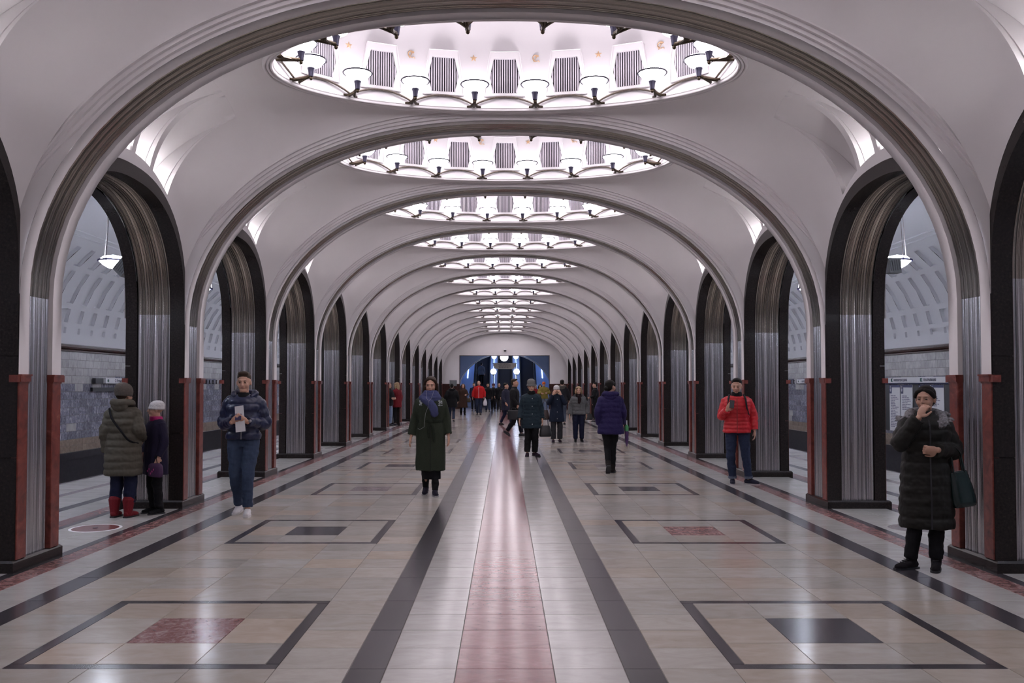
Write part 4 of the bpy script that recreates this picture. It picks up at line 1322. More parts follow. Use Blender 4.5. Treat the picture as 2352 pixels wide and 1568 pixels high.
# skeleton of a 1.75 m figure that faces -Y (towards the camera); L = +X side
BASE = {'hipL': (.095, 0, .93), 'hipR': (-.095, 0, .93), 'kneeL': (.10, -.02, .50), 'kneeR': (-.10, -.02, .50), 'ankL': (.10, .02, .085), 'ankR': (-.10, .02, .085),
        'shL': (.165, .01, 1.42), 'shR': (-.165, .01, 1.42), 'elL': (.225, .04, 1.15), 'elR': (-.225, .04, 1.15), 'wrL': (.25, -.03, .90), 'wrR': (-.25, -.03, .90)}
def add_hand(B, wr, d, nrm, sgn, curl=.35, s=1.0):
    """palm with five fingers; d points along the fingers, nrm out of the palm, sgn side of the thumb"""
    d = Vector(d).normalized(); nrm = Vector(nrm); nrm = (nrm-d*nrm.dot(d)).normalized(); u = d.cross(nrm)*sgn     # u: towards the thumb
    wr = Vector(wr)
    M = Matrix((u, nrm, d)).transposed()
    B.ell(wr+d*.05*s, (.040*s, .017*s, .055*s), M, 12, 8)
    for i, (off, L) in enumerate(((.030, .072), (.010, .080), (-.011, .074), (-.031, .058))):
        p = wr+d*.088*s+u*off*s; pts = [p-d*.03*s]; a = curl*.55
        dirv = d
        for q, fr in enumerate((.42, .33, .25)):
            ang = curl*(.75, 1.2, .9)[q]
            a_ = sum(curl*x for x in (.75, 1.2, .9)[:q+1])
            dirv = d*math.cos(a_)+nrm*math.sin(a_)
            pts.append(pts[-1]+dirv*L*fr*s+(d*.03*s if q == 0 else Vector((0, 0, 0))))
        B.limb(pts, [.0095*s, .0095*s, .0085*s, .007*s], 8, step=.006)
    p = wr+d*.022*s+u*.030*s
    B.limb([p, p+(u*.6+d*.5+nrm*.3)*.036*s, p+(u*.55+d*1.2+nrm*(.45+curl*.3))*.052*s], [.0125*s, .0115*s, .0085*s], 8, step=.006)
def head_matrix(c, yaw, pitch, roll=0):
    return Matrix.Translation(Vector(c)) @ Matrix.Rotation(yaw, 4, 'Z') @ Matrix.Rotation(pitch, 4, 'X') @ Matrix.Rotation(roll, 4, 'Y')
def add_head(B, M, s=1.0, fem=False):
    n0 = len(B.mb.v)
    B.ell((0, .014, .032), (.076, .096, .084)); B.ell((0, -.016, -.022), (.064, .076, .082)); B.ell((0, -.048, -.082), (.036 if fem else .041, .038, .030))
    B.limb([(0, -.088, .018), (0, -.100, -.004), (0, -.109 if fem else -.113, -.024)], [.007, .009, .012] if fem else [.008, .011, .014], 8, step=.006)
    B.ell((0, -.098, -.026), (.016 if fem else .019, .012, .009)); B.ell((0, -.083, -.052), (.024, .013, .010)); B.ell((0, -.080, .030), (.050, .014, .011))
    for q in (-1, 1):
        B.ell((q*.036, -.064, -.026), (.024, .022, .026)); B.ell((q*.076, .012, -.006), (.010, .020, .030)); B.ell((q*.030, -.078, .006), (.014, .010, .009))
    B.xf(M @ Matrix.Scale(s, 4), n0)
def face_bits(t, M, s, hair, fem=False):
    bw = .0026 if fem else .0040
    for nm, mat, items in (('eye', EYE, [(-.030, -.0885, .006, .0115, .004, .0055), (.030, -.0885, .006, .0115, .004, .0055)]), ('eyebrow', HAIR[hair], [(-.031, -.0915, .026, .017, .005, bw), (.031, -.0915, .026, .017, .005, bw)]), ('mouth', LIP, [(0, -.0945, -.052, .020, .005, .0065)])):
        for (x, y, z, a, b_, c_) in items:
            mb = MB(); mb.ell((x*s, y*s, z*s), (a*s, b_*s, c_*s), 10, 6)
            mb.v = [tuple(M @ Vector(p)) for p in mb.v]
            put(nm, mb.mesh(nm, mat, 60), t)
def make_hair(M, s, style, vox):
    B = Blob(); n0 = 0
    if style == 'short':
        B.ell((0, .028, .064), (.081, .093, .070)); B.ell((0, .050, .020), (.079, .066, .082)); B.ell((0, -.034, .106), (.060, .048, .024))
    elif style == 'crop':
        B.ell((0, .024, .058), (.080, .095, .074)); B.ell((0, .048, .018), (.077, .065, .072)); B.ell((0, -.040, .106), (.060, .050, .030))
    elif style == 'bun':
        B.ell((0, .024, .052), (.083, .097, .078)); B.ell((0, .055, .012), (.081, .066, .088)); B.ell((0, .122, -.03), (.040, .036, .040))
        for q in (-1, 1): B.limb([(q*.010, -.058, .086), (q*.055, -.048, .066), (q*.080, -.014, .022)], [.012, .020, .018], 8)
    elif style == 'bob':
        B.ell((0, .026, .056), (.094, .098, .082)); B.ell((0, .058, -.01), (.096, .076, .105))
        for q in (-1, 1): B.ell((q*.090, -.004, -.030), (.026, .050, .075)); B.ell((q*.058, -.046, .080), (.040, .040, .030))
    elif style == 'long':
        B.ell((0, .026, .053), (.084, .096, .077)); B.ell((0, .055, -.01), (.082, .062, .10))
        for q in (-1, 1): B.limb([(q*.010, -.050, .100), (q*.058, -.045, .074), (q*.082, -.012, .02), (q*.086, .0, -.06), (q*.078, .01, -.12)], [.014, .020, .022, .026, .022], 8)
        B.limb([(0, .06, .0), (0, .075, -.10), (0, .08, -.17)], [.07, .062, .045], 10)
    elif style == 'flow':
        B.ell((0, .028, .054), (.088, .096, .076)); B.ell((0, .055, -.02), (.092, .066, .12))
        for q in (-1, 1): B.limb([(q*.055, -.045, .08), (q*.088, -.015, .0), (q*.095, .0, -.12), (q*.09, .0, -.26)], [.026, .032, .036, .026], 8)
        B.limb([(0, .07, .0), (0, .09, -.15), (0, .10, -.30)], [.08, .08, .05], 10)
    B.xf(M @ Matrix.Scale(s, 4), 0)
    return B
def make_hat(M, s, style, vox):
    B = Blob()
    if style == 'beanie':
        B.stack([(.012, .084, .104, 0, .012), (.04, .090, .110, 0, .014), (.085, .086, .104, 0, .018), (.122, .062, .075, 0, .024), (.142, .02, .025, 0, .028)], 24, .014, .003, .006)
        B.stack([(.006, .088, .107, 0, .010), (.022, .094, .113, 0, .011), (.044, .090, .110, 0, .013)], 24)
    elif style == 'knit':
        B.stack([(-.01, .086, .106, 0, .012), (.03, .094, .114, 0, .014), (.085, .094, .112, 0, .02), (.135, .070, .084, 0, .03), (.16, .025, .03, 0, .036)], 24, .02, .004, .006)
    elif style == 'bucket':
        B.stack([(.0, .100, .122, 0, .006), (.028, .094, .112, 0, .010), (.075, .094, .110, 0, .016), (.12, .078, .092, 0, .022), (.145, .03, .036, 0, .026)], 24)
        B.stack([(-.012, .104, .122, 0, .008), (.0, .104, .121, 0, .009), (.025, .098, .116, 0, .011)], 24)
        B.xf(Matrix.Translation((0, .006, .034)), 0)
    B.xf(M @ Matrix.Scale(s, 4), 0)
    return B
def shoe(t, ank, yaw, pitch, mat, sole, kind='shoe', s=1.0, shaft=None, shaft_mat=None, lace=None):
    """one shoe at the ankle; yaw turns the toe (0 = towards -Y), pitch lifts the heel"""
    B = Blob()
    B.limb([(0, .055, .045), (0, .0, .052), (0, -.08, .040), (0, -.165, .028)], [.040, .044, .040, .030], 12, step=.01)
    B.ell((0, -.02, .030), (.044, .085, .030)); B.ell((0, -.10, .026), (.047, .075, .026))
    if kind == 'boot': B.limb([(0, .02, .05), (0, .012, .12), (0, .008, shaft or .2)], [.052, .062, .080], 12, step=.01)
    if kind == 'ankle': B.limb([(0, .02, .05), (0, .015, .10), (0, .012, .15)], [.046, .050, .054], 12, step=.01)
    M = Matrix.Translation(Vector(ank)-Vector((0, 0, .085*s))) @ Matrix.Rotation(yaw, 4, 'Z') @ Matrix.Translation((0, 0, .085*s)) @ Matrix.Rotation(pitch, 4, 'X') @ Matrix.Translation((0, 0, -.085*s)) @ Matrix.Scale(s, 4)
    B.xf(M, 0)
    root = put('shoe' if kind == 'shoe' else 'boot', B.fuse('shoe' if kind == 'shoe' else 'boot', mat, .007, 2), t)
    mb = MB()
    out = [(-.030, .085), (-.044, .03), (-.046, -.09), (-.040, -.16), (-.018, -.195), (.018, -.195), (.040, -.16), (.046, -.09), (.044, .03), (.030, .085)]
    mb.prism(out, 0, .020, 'z')
    if kind != 'shoe': mb.prism([(-.034, .085), (.034, .085), (.036, .025), (-.036, .025)], -.012, .0, 'z')
    mb.v = [tuple(M @ Vector(p)) for p in mb.v]
    put('sole', mb.mesh('sole', sole), root)
    if lace:
        mb = MB()
        for q in range(4): mb.tube([(-.026, -.105+.024*q, .070+.012*q), (.026, -.092+.024*q, .074+.013*q)], .0045, 5)
        mb.v = [tuple(M @ Vector(p)) for p in mb.v]
        put('laces', mb.mesh('laces', lace), root)
def person(label, X, Y, H, heading=0, pose=None, head=(0, 0, 0), skinm=SK1, hair='dark', hstyle='short', hat=None, hatm=None, top=None, legs=None, feet=None, hands=None, fem=False, vox=.009, lean=0, extras=None, Z=0):
    J = {k: Vector(v) for k, v in BASE.items()}
    for k, v in (pose or {}).items(): J[k] = Vector(v)
    s = H/1.75
    for q in ('L', 'R'):
        pt = (feet or {}).get(q, {}).get('pitch', 0)
        J['ank'+q].z = .085*math.cos(pt)+.150*math.sin(pt)
    t = empty('person', (X, Y, Z), heading); t.scale = (s, s, s)
    tag(t, label, 'person')
    hc = Vector((J['neck'].x if 'neck' in J else 0, (J['neck'].y if 'neck' in J else 0)-.012+lean, 1.632))
    HM = head_matrix(hc, *head)
    hs = 1.08
    if fem:
        for q in ('L', 'R'): J['sh'+q].x *= .90
    # --- body: one continuous surface
    B = Blob()
    add_head(B, HM, hs, fem)
    B.limb([(0, .015+lean*.5, 1.42), (0, .012+lean*.8, 1.50), tuple(HM @ Vector((0, .012, -.055)))], [.066, .056, .058], 12)
    cw = .88 if fem else 1.0
    B.stack([(.86, .150, .095, 0, 0), (.95, .155, .100, 0, 0), (1.08, .130*cw, .090, 0, 0), (1.25, .150*cw, .102, 0, lean*.3), (1.38, .165*cw, .095, 0, lean*.5), (1.46, .105, .065, 0, .012+lean*.6)], 24, step=.03)
    for q, sg in (('L', 1), ('R', -1)):
        B.limb([J['sh'+q], J['el'+q], J['wr'+q]], [.052, .041, .029], 10)
        B.limb([J['hip'+q], J['knee'+q], J['ank'+q]], [.082, .055, .032], 12)
        f = J['ank'+q]; B.limb([f, f+V(0, 0, -.035)], [.026, .022], 8)
        hd = (hands or {}).get(q)
        if hd is None: hd = (tuple((J['wr'+q]-J['el'+q])), (-sg, 0, 0), .35)
        add_hand(B, J['wr'+q], hd[0], hd[1], hd[3] if len(hd) > 3 else (1 if sg > 0 else -1), hd[2], 1.12)
    put('body', B.fuse('body', skinm, vox, 2), t)
    face_bits(t, HM, hs, hair, fem)
    if hstyle:
        put('hair', make_hair(HM, hs, hstyle, vox).fuse('hair', HAIR[hair], max(.006, vox*.8), 2), t)
    if hat: put('hat', make_hat(HM, hs, hat, vox).fuse('hat', hatm, max(.006, vox*.7), 1), t)
    # --- trousers
    if legs:
        B = Blob(); r = legs.get('r', (.098, .072, .056))
        for q in ('L', 'R'):
            end = J['knee'+q].lerp(J['ank'+q], legs.get('len', .95))
            B.limb([J['hip'+q]+V(0, 0, .02), J['hip'+q].lerp(J['knee'+q], .35), J['knee'+q], J['knee'+q].lerp(end, .5), end], [r[0], r[0]*.96, r[1], (r[1]+r[2])/2, r[2]], 14, caps=False)
        B.stack([(.84, .150, .105, 0, 0), (.93, .165, .112, 0, 0), (1.03, .150, .102, 0, 0)], 24)
        put('trousers', crease(B.fuse('trousers', legs['m'], max(.008, vox), 3), legs.get('wr', .011), 9, 13, X), t)
    # --- coat or jacket
    if top:
        B = Blob(); hem = top.get('hem', .85); g = top.get('g', 1.0); q_, qa = top.get('quilt', 0), top.get('qa', .010)
        fl = top.get('flare', 1.0); zs = [hem]
        keys = [(hem, .205*g*fl, .150*g*fl, 0, 0)]
        if hem < .75: keys.append(((hem+.95)/2, .205*g*(fl+1)/2, .150*g*(fl+1)/2, 0, 0))
        keys += [(max(hem+.07, .96), .195*g, .142*g, 0, 0), (1.10, .178*g*top.get('waist', 1), .132*g, 0, lean*.2), (1.26, .196*g, .145*g, 0, lean*.35), (1.37, .200*g, .132*g, 0, lean*.45), (1.435, .170*g, .105*g, 0, .008+lean*.5), (1.485, .095, .080, 0, .014+lean*.6)]
        B.stack(keys, 32, q_, qa, n_e=2.4)
        ar = top.get('arm', (.078, .066, .054))
        for q in ('L', 'R'):
            w_ = J['el'+q].lerp(J['wr'+q], .97)
            B.limb([J['sh'+q]+V(0, 0, -.01), J['sh'+q].lerp(J['el'+q], .5), J['el'+q], J['el'+q].lerp(w_, .5), w_], [ar[0]*1.02, ar[0], ar[1]*1.04, (ar[1]+ar[2])/2, ar[2]], 14, q_ if top.get('qarm', True) else 0, qa*.7, caps=False)
        for q, sg in (('L', 1), ('R', -1)): B.ell(J['sh'+q]+V(-sg*.012, 0, -.022), (ar[0]*1.0, ar[0]*1.0, ar[0]*.92))
        if top.get('collar', 1):
            ch = top.get('ch', .055)
            B.stack([(1.45, .115, .098, 0, .012+lean*.6), (1.49, .092, .086, 0, .006+lean*.7), (1.49+ch*.6, .084, .082, 0, .0+lean*.8)], 24)
        wr_ = (.007, 13, 15) if q_ else (.012, 8, 4)
        put(top.get('name', 'jacket'), crease(B.fuse(top.get('name', 'jacket'), top['m'], max(.008, vox), top.get('sm', 2)), *wr_, Y), t)
        if top.get('hood'):
            B = Blob(); hm = top.get('hoodm', top['m']); n0_ = 0; hz = top.get('hz', 0)
            B.limb([(-.095, -.06, 1.455), (-.13, .02, 1.49), (-.085, .10, 1.50), (0, .125, 1.49), (.085, .10, 1.50), (.13, .02, 1.49), (.095, -.06, 1.455)], [.022, .042, .052, .056, .052, .042, .022], 10)
            B.ell((0, .11, 1.45), (.12, .055, .085))
            B.xf(Matrix.Translation((0, 0, hz)), 0)
            put('hood', crease(B.fuse('hood', hm, max(.009, vox), 2), .010, 12, 12, X), t)
        if top.get('zip'):
            mb = MB(); zt = top.get('zt', 1.44)
            zz = [hem+.01+(zt-hem-.01)*i/18 for i in range(19)]
            def fy(z):
                ks = keys
                for a_, b_ in zip(ks[:-1], ks[1:]):
                    if a_[0] <= z <= b_[0]:
                        u = (z-a_[0])/(b_[0]-a_[0]); return -(a_[2]+(b_[2]-a_[2])*u)+a_[4]+(b_[4]-a_[4])*u
                return -.1
            mb.grid([[(-.007, fy(z)-.010, z) for z in zz], [(.007, fy(z)-.010, z) for z in zz]])
            put('zip', mb.mesh('zip', top['zip']), t)
        if top.get('buttons'):
            for z in top['buttons']:
                mb = MB(); ry = [k for k in keys if k[0] <= z][-1]; mb.ell((.012, -ry[2]-.004, z), (.012, .006, .012), 8, 6); put('button', mb.mesh('button', simple('button', (.5, .5, .52), .3, metal=.8)), t)
    # --- shoes
    ft = feet or {}
    for q in ('L', 'R'):
        f = dict(ft); f.update(ft.get(q, {}))
        shoe(t, J['ank'+q], f.get('yaw', 0)+(0.12 if q == 'L' else -.12), f.get('pitch', 0), f.get('m', BLACK_P), f.get('sole', BLACK_P), f.get('kind', 'shoe'), 1.0, f.get('shaft'), None, f.get('lace'))
    return t, J, HM
def child(t, name, B, m, vox=.008, sm=2): return put(name, B.fuse(name, m, vox, sm), t)
def bag(label, t, loc, size, m, rz=0, handle=.16, tilt=0, strap=None):
    """soft handbag at a point in the person's own frame, left as a thing of its own"""
    W = t.matrix_basis
    s = t.scale[0]
    p = Matrix.Translation(t.location) @ Matrix.Rotation(t.rotation_euler.z, 4, 'Z') @ Vector((loc[0]*s, loc[1]*s, loc[2]*s))
    o = empty('handbag', p, t.rotation_euler.z+rz)
    a, b_, c_ = size
    B = Blob(); B.stack([(0, a*.92, b_*1.0, 0, 0), (c_*.15, a*1.02, b_*1.1, 0, 0), (c_*.55, a*.92, b_*.85, 0, 0), (c_, a*.70, b_*.35, 0, 0)], 24, n_e=3)
    B.xf(Matrix.Rotation(tilt, 4, 'Y'), 0)
    put('bag_body', B.fuse('bag_body', m, .009, 2), o)
    for q in (-1, 1):
        mb = MB(); mb.tube([(-a*.45, q*b_*.3, c_*.95), (-a*.4, q*b_*.25, c_+handle*.7), (0, q*b_*.15, c_+handle), (a*.4, q*b_*.25, c_+handle*.7), (a*.45, q*b_*.3, c_*.95)], .008, 6)
        mb.v = [tuple(Matrix.Rotation(tilt, 3, 'Y') @ Vector(v)) for v in mb.v]
        put('handle', mb.mesh('handle', m, 60), o)
    tag(o, label, 'handbag')
    return o
def at_person(t, p):
    s = t.scale[0]
    return Matrix.Translation(t.location) @ Matrix.Rotation(t.rotation_euler.z, 4, 'Z') @ (Vector(p)*s)
JEANS = cloth('jeans', (.040, .058, .105), .85, .15, 40); JEANSL = cloth('jeans_light', (.20, .25, .36), .85, .15, 40); JEANSD = cloth('jeans_dark', (.026, .036, .072), .85, .15, 40)
NAVY = cloth('navy', (.010, .013, .035)); BLACKC = cloth('black', (.007, .007, .009)); DKGREY = cloth('dark_grey', (.03, .03, .035))
# 1 --- woman in the olive quilted coat, back to the camera
OLIVE = cloth('olive', (.085, .075, .058), .5, .15, 25)
t, J, HM = person('woman seen from behind in a long olive quilted coat, knit hat and red boots', -4.70, 10.75, 1.60, PI-.12,
    pose={'elR': (-.235, .03, 1.16), 'wrR': (-.16, -.18, 1.05), 'elL': (.225, .04, 1.14), 'wrL': (.25, -.01, .86)}, head=(-.25, .05, 0), hair='brown', hstyle='short', hat='knit', hatm=cloth('taupe', (.10, .085, .075), .9, .6, 40),
    top={'m': OLIVE, 'hem': .56, 'g': 1.18, 'flare': 1.02, 'waist': 1.02, 'quilt': .095, 'qa': .018, 'arm': (.094, .086, .066), 'hood': True, 'hz': .04, 'name': 'coat', 'sm': 1}, legs={'m': NAVY, 'r': (.10, .086, .078), 'len': .72}, feet={'kind': 'boot', 'shaft': .24, 'm': cloth('red_boot', (.16, .012, .018), .6), 'sole': BLACK_P}, fem=True, vox=.009)
B = Blob(); B.limb([(.13, .13, 1.46), (.06, .185, 1.33), (-.06, .19, 1.18), (-.17, .165, 1.04), (-.225, .03, .99)], [.017]*5, 8, flat=.6); child(t, 'shoulder_strap', B, BLACKC, .008)
# 2 --- child
NAVYV = cloth('navy_violet', (.014, .011, .030))
t, J, HM = person('child in a white knit hat and dark coat with pink collar, beside the pillar', -4.42, 11.05, 1.40, -.75,
    pose={'elL': (.25, .02, 1.14), 'wrL': (.235, -.06, .90), 'elR': (-.24, 0, 1.14), 'wrR': (-.2, -.10, .95)}, head=(-.45, -.05, 0), hair='blond', hstyle=None, hat='beanie', hatm=cloth('white_knit', (.62, .60, .60), .9, .8, 50),
    top={'m': NAVYV, 'hem': .62, 'g': 1.08, 'quilt': .0, 'name': 'coat', 'flare': 1.05}, legs={'m': BLACKC, 'r': (.095, .078, .066)}, feet={'kind': 'ankle', 'm': BLACKC}, fem=True, vox=.008)
B = Blob(); B.stack([(1.455, .108, .095, 0, .005), (1.50, .100, .096, 0, .0), (1.53, .092, .09, 0, -.005)], 20); child(t, 'pink_collar', B, cloth('pink', (.35, .02, .12)), .008)
o = empty('gym_bag', at_person(t, (.20, -.10, .60)), -.75)
B = Blob(); B.stack([(0, .15, .05, 0, 0), (.05, .165, .06, 0, 0), (.14, .15, .055, 0, 0), (.17, .10, .03, 0, 0)], 20); put('bag_body', B.fuse('bag_body', simple('cloth_violet_bag', (.05, .015, .06), .7), .008, 2), o)
mb = MB()
for q in range(5): mb.ell((-.08+.04*q, -.062, .07+.03*math.sin(q*2.1)), (.014, .004, .014), 8, 6)
put('pink_print', mb.mesh('pink_print', simple('pink_print', (.5, .04, .22), .6)), o)
mb = MB(); mb.tube([(-.05, 0, .165), (-.02, 0, .25), (.02, 0, .25), (.05, 0, .165)], .006, 6); put('cord', mb.mesh('cord', BLACKC), o)
tag(o, 'dark violet bag with pink flowers hanging from the hand of the child', 'bag')
# 3 --- man with phone and paper
BLUEP = simple('cloth_blue_puffer', (.007, .012, .050), .36, noise=.2, nscale=18, bump=.1)
t, J, HM = person('man in a shiny blue puffer jacket and jeans reading a phone, walking forward', -3.28, 10.95, 1.77, .10,
    pose={'elL': (.25, .05, 1.12), 'wrL': (.085, -.235, 1.155), 'elR': (-.25, .05, 1.12), 'wrR': (-.095, -.24, 1.15), 'kneeL': (.075, -.10, .52), 'ankL': (.075, -.12, .085), 'kneeR': (-.085, -.04, .49), 'ankR': (-.075, .12, .10)},
    head=(0, .08, 0), hair='brown', hstyle='crop', hands={'L': ((-.75, -.3, .42), (-.2, .9, .3), .55), 'R': ((.7, -.3, .5), (.2, .9, .3), .6)},
    top={'m': BLUEP, 'hem': .93, 'g': 1.04, 'quilt': .110, 'qa': .018, 'arm': (.084, .076, .058), 'sm': 1, 'hood': True, 'zip': simple('zip', (.35, .35, .38), .3, metal=.8), 'zt': 1.30, 'collar': 0}, legs={'m': JEANS, 'r': (.105, .076, .060)}, feet={'m': simple('white_leather', (.66, .64, .66), .5), 'sole': simple('white_rubber', (.6, .58, .58), .6), 'R': {'pitch': .12}}, vox=.007)
B = Blob(); B.stack([(1.40, .10, .09, 0, 0), (1.47, .078, .085, 0, -.008), (1.51, .068, .068, 0, -.004)], 20); child(t, 'black_shirt', B, BLACKC, .008)
mb = MB(); mb.lathe([(.030, -.012), (.036, -.008), (.036, .008), (.030, .012)], 16); o = put('watch', mb.mesh('watch', BLACK_P), t, (.105, -.205, 1.16)); o.rotation_euler = (.4, 1.25, 0)
mb = MB(); mb.ell((0, 0, 0), (.02, .008, .02), 12, 6); put('watch_face', mb.mesh('watch_face', simple('zip', (.35, .35, .38), .3)), t, (.122, -.252, 1.165))
o = empty('folded_paper', at_person(t, (.012, -.265, 1.03)), .10)
mb = MB(); mb.prism([(-.055, 0), (.062, .012), (.032, .33), (-.07, .315)], -.003, .003); put('sheet', mb.mesh('sheet', WHITE_P), o); mb = MB(); mb.prism([(-.05, .002), (.055, .012), (.03, .32), (-.066, .31)], .004, .008); put('back_sheet', mb.mesh('back_sheet', WHITE_P), o)
tag(o, 'folded white paper held behind the phone of the man in blue', 'paper')
o = empty('phone', at_person(t, (-.012, -.292, 1.175)), .10)
mb = MB(); mb.prism([(-.036, .0), (.036, .006), (.036, .142), (.030, .148), (-.030, .148), (-.036, .142)], -.005, .005); b_ = put('case', mb.mesh('case', simple('violet_case', (.03, .02, .08), .35)), o); b_.rotation_euler = (-.35, 0, 0)
mb = MB(); mb.ell((.018, -.006, .128), (.007, .003, .007), 8, 6); c_ = put('lens', mb.mesh('lens', BLACK_P), o); c_.rotation_euler = (-.35, 0, 0)
tag(o, 'dark phone held in both hands by the man in blue', 'phone')
# 4 --- woman in the green coat
GREEN = cloth('green', (.030, .038, .026), .9, .5, 70); SCARF = cloth('blue_scarf', (.065, .075, .17), .95, .6, 50)
t, J, HM = person('woman in a long dark green belted coat and blue scarf walking towards the camera', -1.10, 12.9, 1.73, .05,
    pose={'elL': (.225, .03, 1.16), 'wrL': (.265, -.04, .90), 'elR': (-.225, .05, 1.16), 'wrR': (-.285, -.01, .89), 'kneeL': (.075, -.03, .49), 'ankL': (.07, -.10, .085), 'kneeR': (-.085, -.05, .49), 'ankR': (-.075, .10, .11)},
    head=(-.08, .12, 0), hair='brown', hstyle='long', hands={'L': ((.1, -.25, -1), (-1, .2, 0), .3), 'R': ((-.25, -.3, -1), (1, .2, 0), .25)},
    top={'m': GREEN, 'hem': .37, 'g': 1.10, 'flare': .98, 'waist': .97, 'arm': (.080, .070, .062), 'name': 'coat', 'collar': 1, 'zip': simple('cloth_slit', (.008, .010, .007), .9), 'zt': 1.06}, legs={'m': BLACKC, 'r': (.090, .060, .050), 'len': 1.02}, feet={'m': cloth('dark_sneaker', (.015, .012, .025)), 'sole': simple('pale_rubber', (.35, .34, .35), .6), 'R': {'pitch': .25}}, fem=True, vox=.008)  # the zip strip is a dark line painted in for the slit's shade
B = Blob()
B.stack([(1.385, .155, .120, 0, -.01), (1.43, .168, .140, 0, -.01), (1.48, .145, .128, 0, -.008), (1.53, .112, .112, 0, -.006), (1.56, .092, .098, 0, -.004)], 28, .045, .010)
B.limb([(-.14, -.02, 1.45), (-.09, -.12, 1.42), (.0, -.155, 1.36), (.05, -.165, 1.28), (.06, -.165, 1.20)], [.05, .055, .062, .066, .05], 10, flat=.8); B.ell((.06, -.150, 1.22), (.062, .035, .06))
child(t, 'scarf', B, SCARF, .008, 2)
coat_me = [c_ for c_ in t.children if c_.name.startswith('coat')][0].data
tree = BVHTree.FromPolygons([v.co for v in coat_me.vertices], [tuple(p.vertices) for p in coat_me.polygons])
for sgn in (-1, 1):
    mb = MB(); rr = random.Random(4+sgn)
    for q in range(46):
        hit = tree.find_nearest(Vector((sgn*(.165+rr.uniform(-.04, .045)), -.16, 1.42+rr.uniform(-.085, .045))))
        if hit[0] is None: continue
        u_ = hit[1].orthogonal().normalized(); w_ = hit[1].cross(u_); a_ = rr.uniform(.005, .013)
        mb.poly([tuple(hit[0]+hit[1]*.003+(u_*math.cos(k_*1.05)*rr.uniform(.5, 1)+w_*math.sin(k_*1.05)*rr.uniform(.5, 1))*a_) for k_ in range(6)])
    put('shoulder_embroidery', mb.mesh('shoulder_embroidery', cloth('pale_thread', (.38, .40, .42), .9), fix=False), t)
B = Blob(); B.stack([(1.075, .196, .150, 0, 0), (1.125, .196, .150, 0, 0)], 32); child(t, 'belt', B, cloth('green_dark', (.020, .026, .018), .9, .5, 70), .009, 1)
B = Blob(); B.limb([(.0, -.155, 1.10), (.045, -.165, .98), (.06, -.165, .80)], [.020, .022, .022], 8, flat=.5); B.limb([(.0, -.155, 1.10), (-.03, -.165, .99), (-.02, -.165, .87)], [.020, .022, .022], 8, flat=.5); B.ell((0, -.160, 1.10), (.035, .022, .03)); child(t, 'belt_tie', B, MATS['cloth_green_dark'], .008, 1)
B = Blob(); B.stack([(.24, .135, .11, .02, .0), (.40, .15, .12, .0, 0)], 24); child(t, 'skirt', B, BLACKC, .010, 2)
o = empty('earphones', at_person(t, (0, 0, 0)), .05); o.scale = t.scale
mb = MB(); mb.tube([(-.055, -.135, 1.55), (-.06, -.19, 1.45), (-.02, -.225, 1.40), (-.03, -.215, 1.32), (-.07, -.185, 1.22), (-.085, -.17, 1.10), (-.09, -.175, 1.02), (-.16, -.16, .98), (-.185, -.12, 1.0)], .0017, 5); mb.tube([(.05, -.14, 1.55), (.02, -.215, 1.45), (-.02, -.228, 1.40)], .0017, 5); put('cable', mb.mesh('cable', simple('cable_grey', (.42, .42, .44), .5), 60), o)
mb = MB(); mb.ell((-.082, -.03, 1.625), (.006, .006, .008), 8, 6); mb.ell((.082, -.03, 1.625), (.006, .006, .008), 8, 6); put('earpiece', mb.mesh('earpiece', WHITE_P), o)
tag(o, 'thin white earphone cable down the front of the green coat', 'earphones')
# 5 --- woman in the teal quilted coat
TEAL = cloth('teal', (.016, .030, .042), .6, .3, 30)
t, J, HM = person('woman in a teal quilted coat and grey felt hat carrying a black handbag', .60, 19.9, 1.69, .03,
    pose={'elL': (.225, .04, 1.14), 'wrL': (.255, -.03, .88), 'elR': (-.23, .05, 1.14), 'wrR': (-.275, -.05, .88), 'kneeL': (.085, -.08, .51), 'ankL': (.085, .03, .11), 'kneeR': (-.085, -.03, .50), 'ankR': (-.10, -.05, .085)},
    head=(0, .05, 0), hair='dark', hstyle=None, hat='bucket', hatm=cloth('grey_felt', (.17, .17, .165), .95, .5, 60), top={'m': TEAL, 'hem': .66, 'g': 1.07, 'flare': 1.10, 'quilt': .085, 'qa': .008, 'arm': (.080, .072, .064), 'name': 'coat', 'buttons': [1.36, 1.18, 1.0, .76]}, legs={'m': BLACKC, 'r': (.10, .082, .072)}, feet={'m': cloth('plum_shoe', (.03, .015, .03)), 'L': {'yaw': .5}}, fem=True, vox=.010)
B = Blob(); B.stack([(1.45, .11, .10, 0, -.005), (1.50, .095, .095, 0, -.01), (1.545, .085, .085, 0, -.012)], 20); child(t, 'neck_scarf', B, BLACKC, .010)
bag('black handbag hanging beside the teal coat', t, (.33, -.04, .46), (.14, .06, .26), simple('black_leather', (.008, .008, .01), .35), 0, .17)
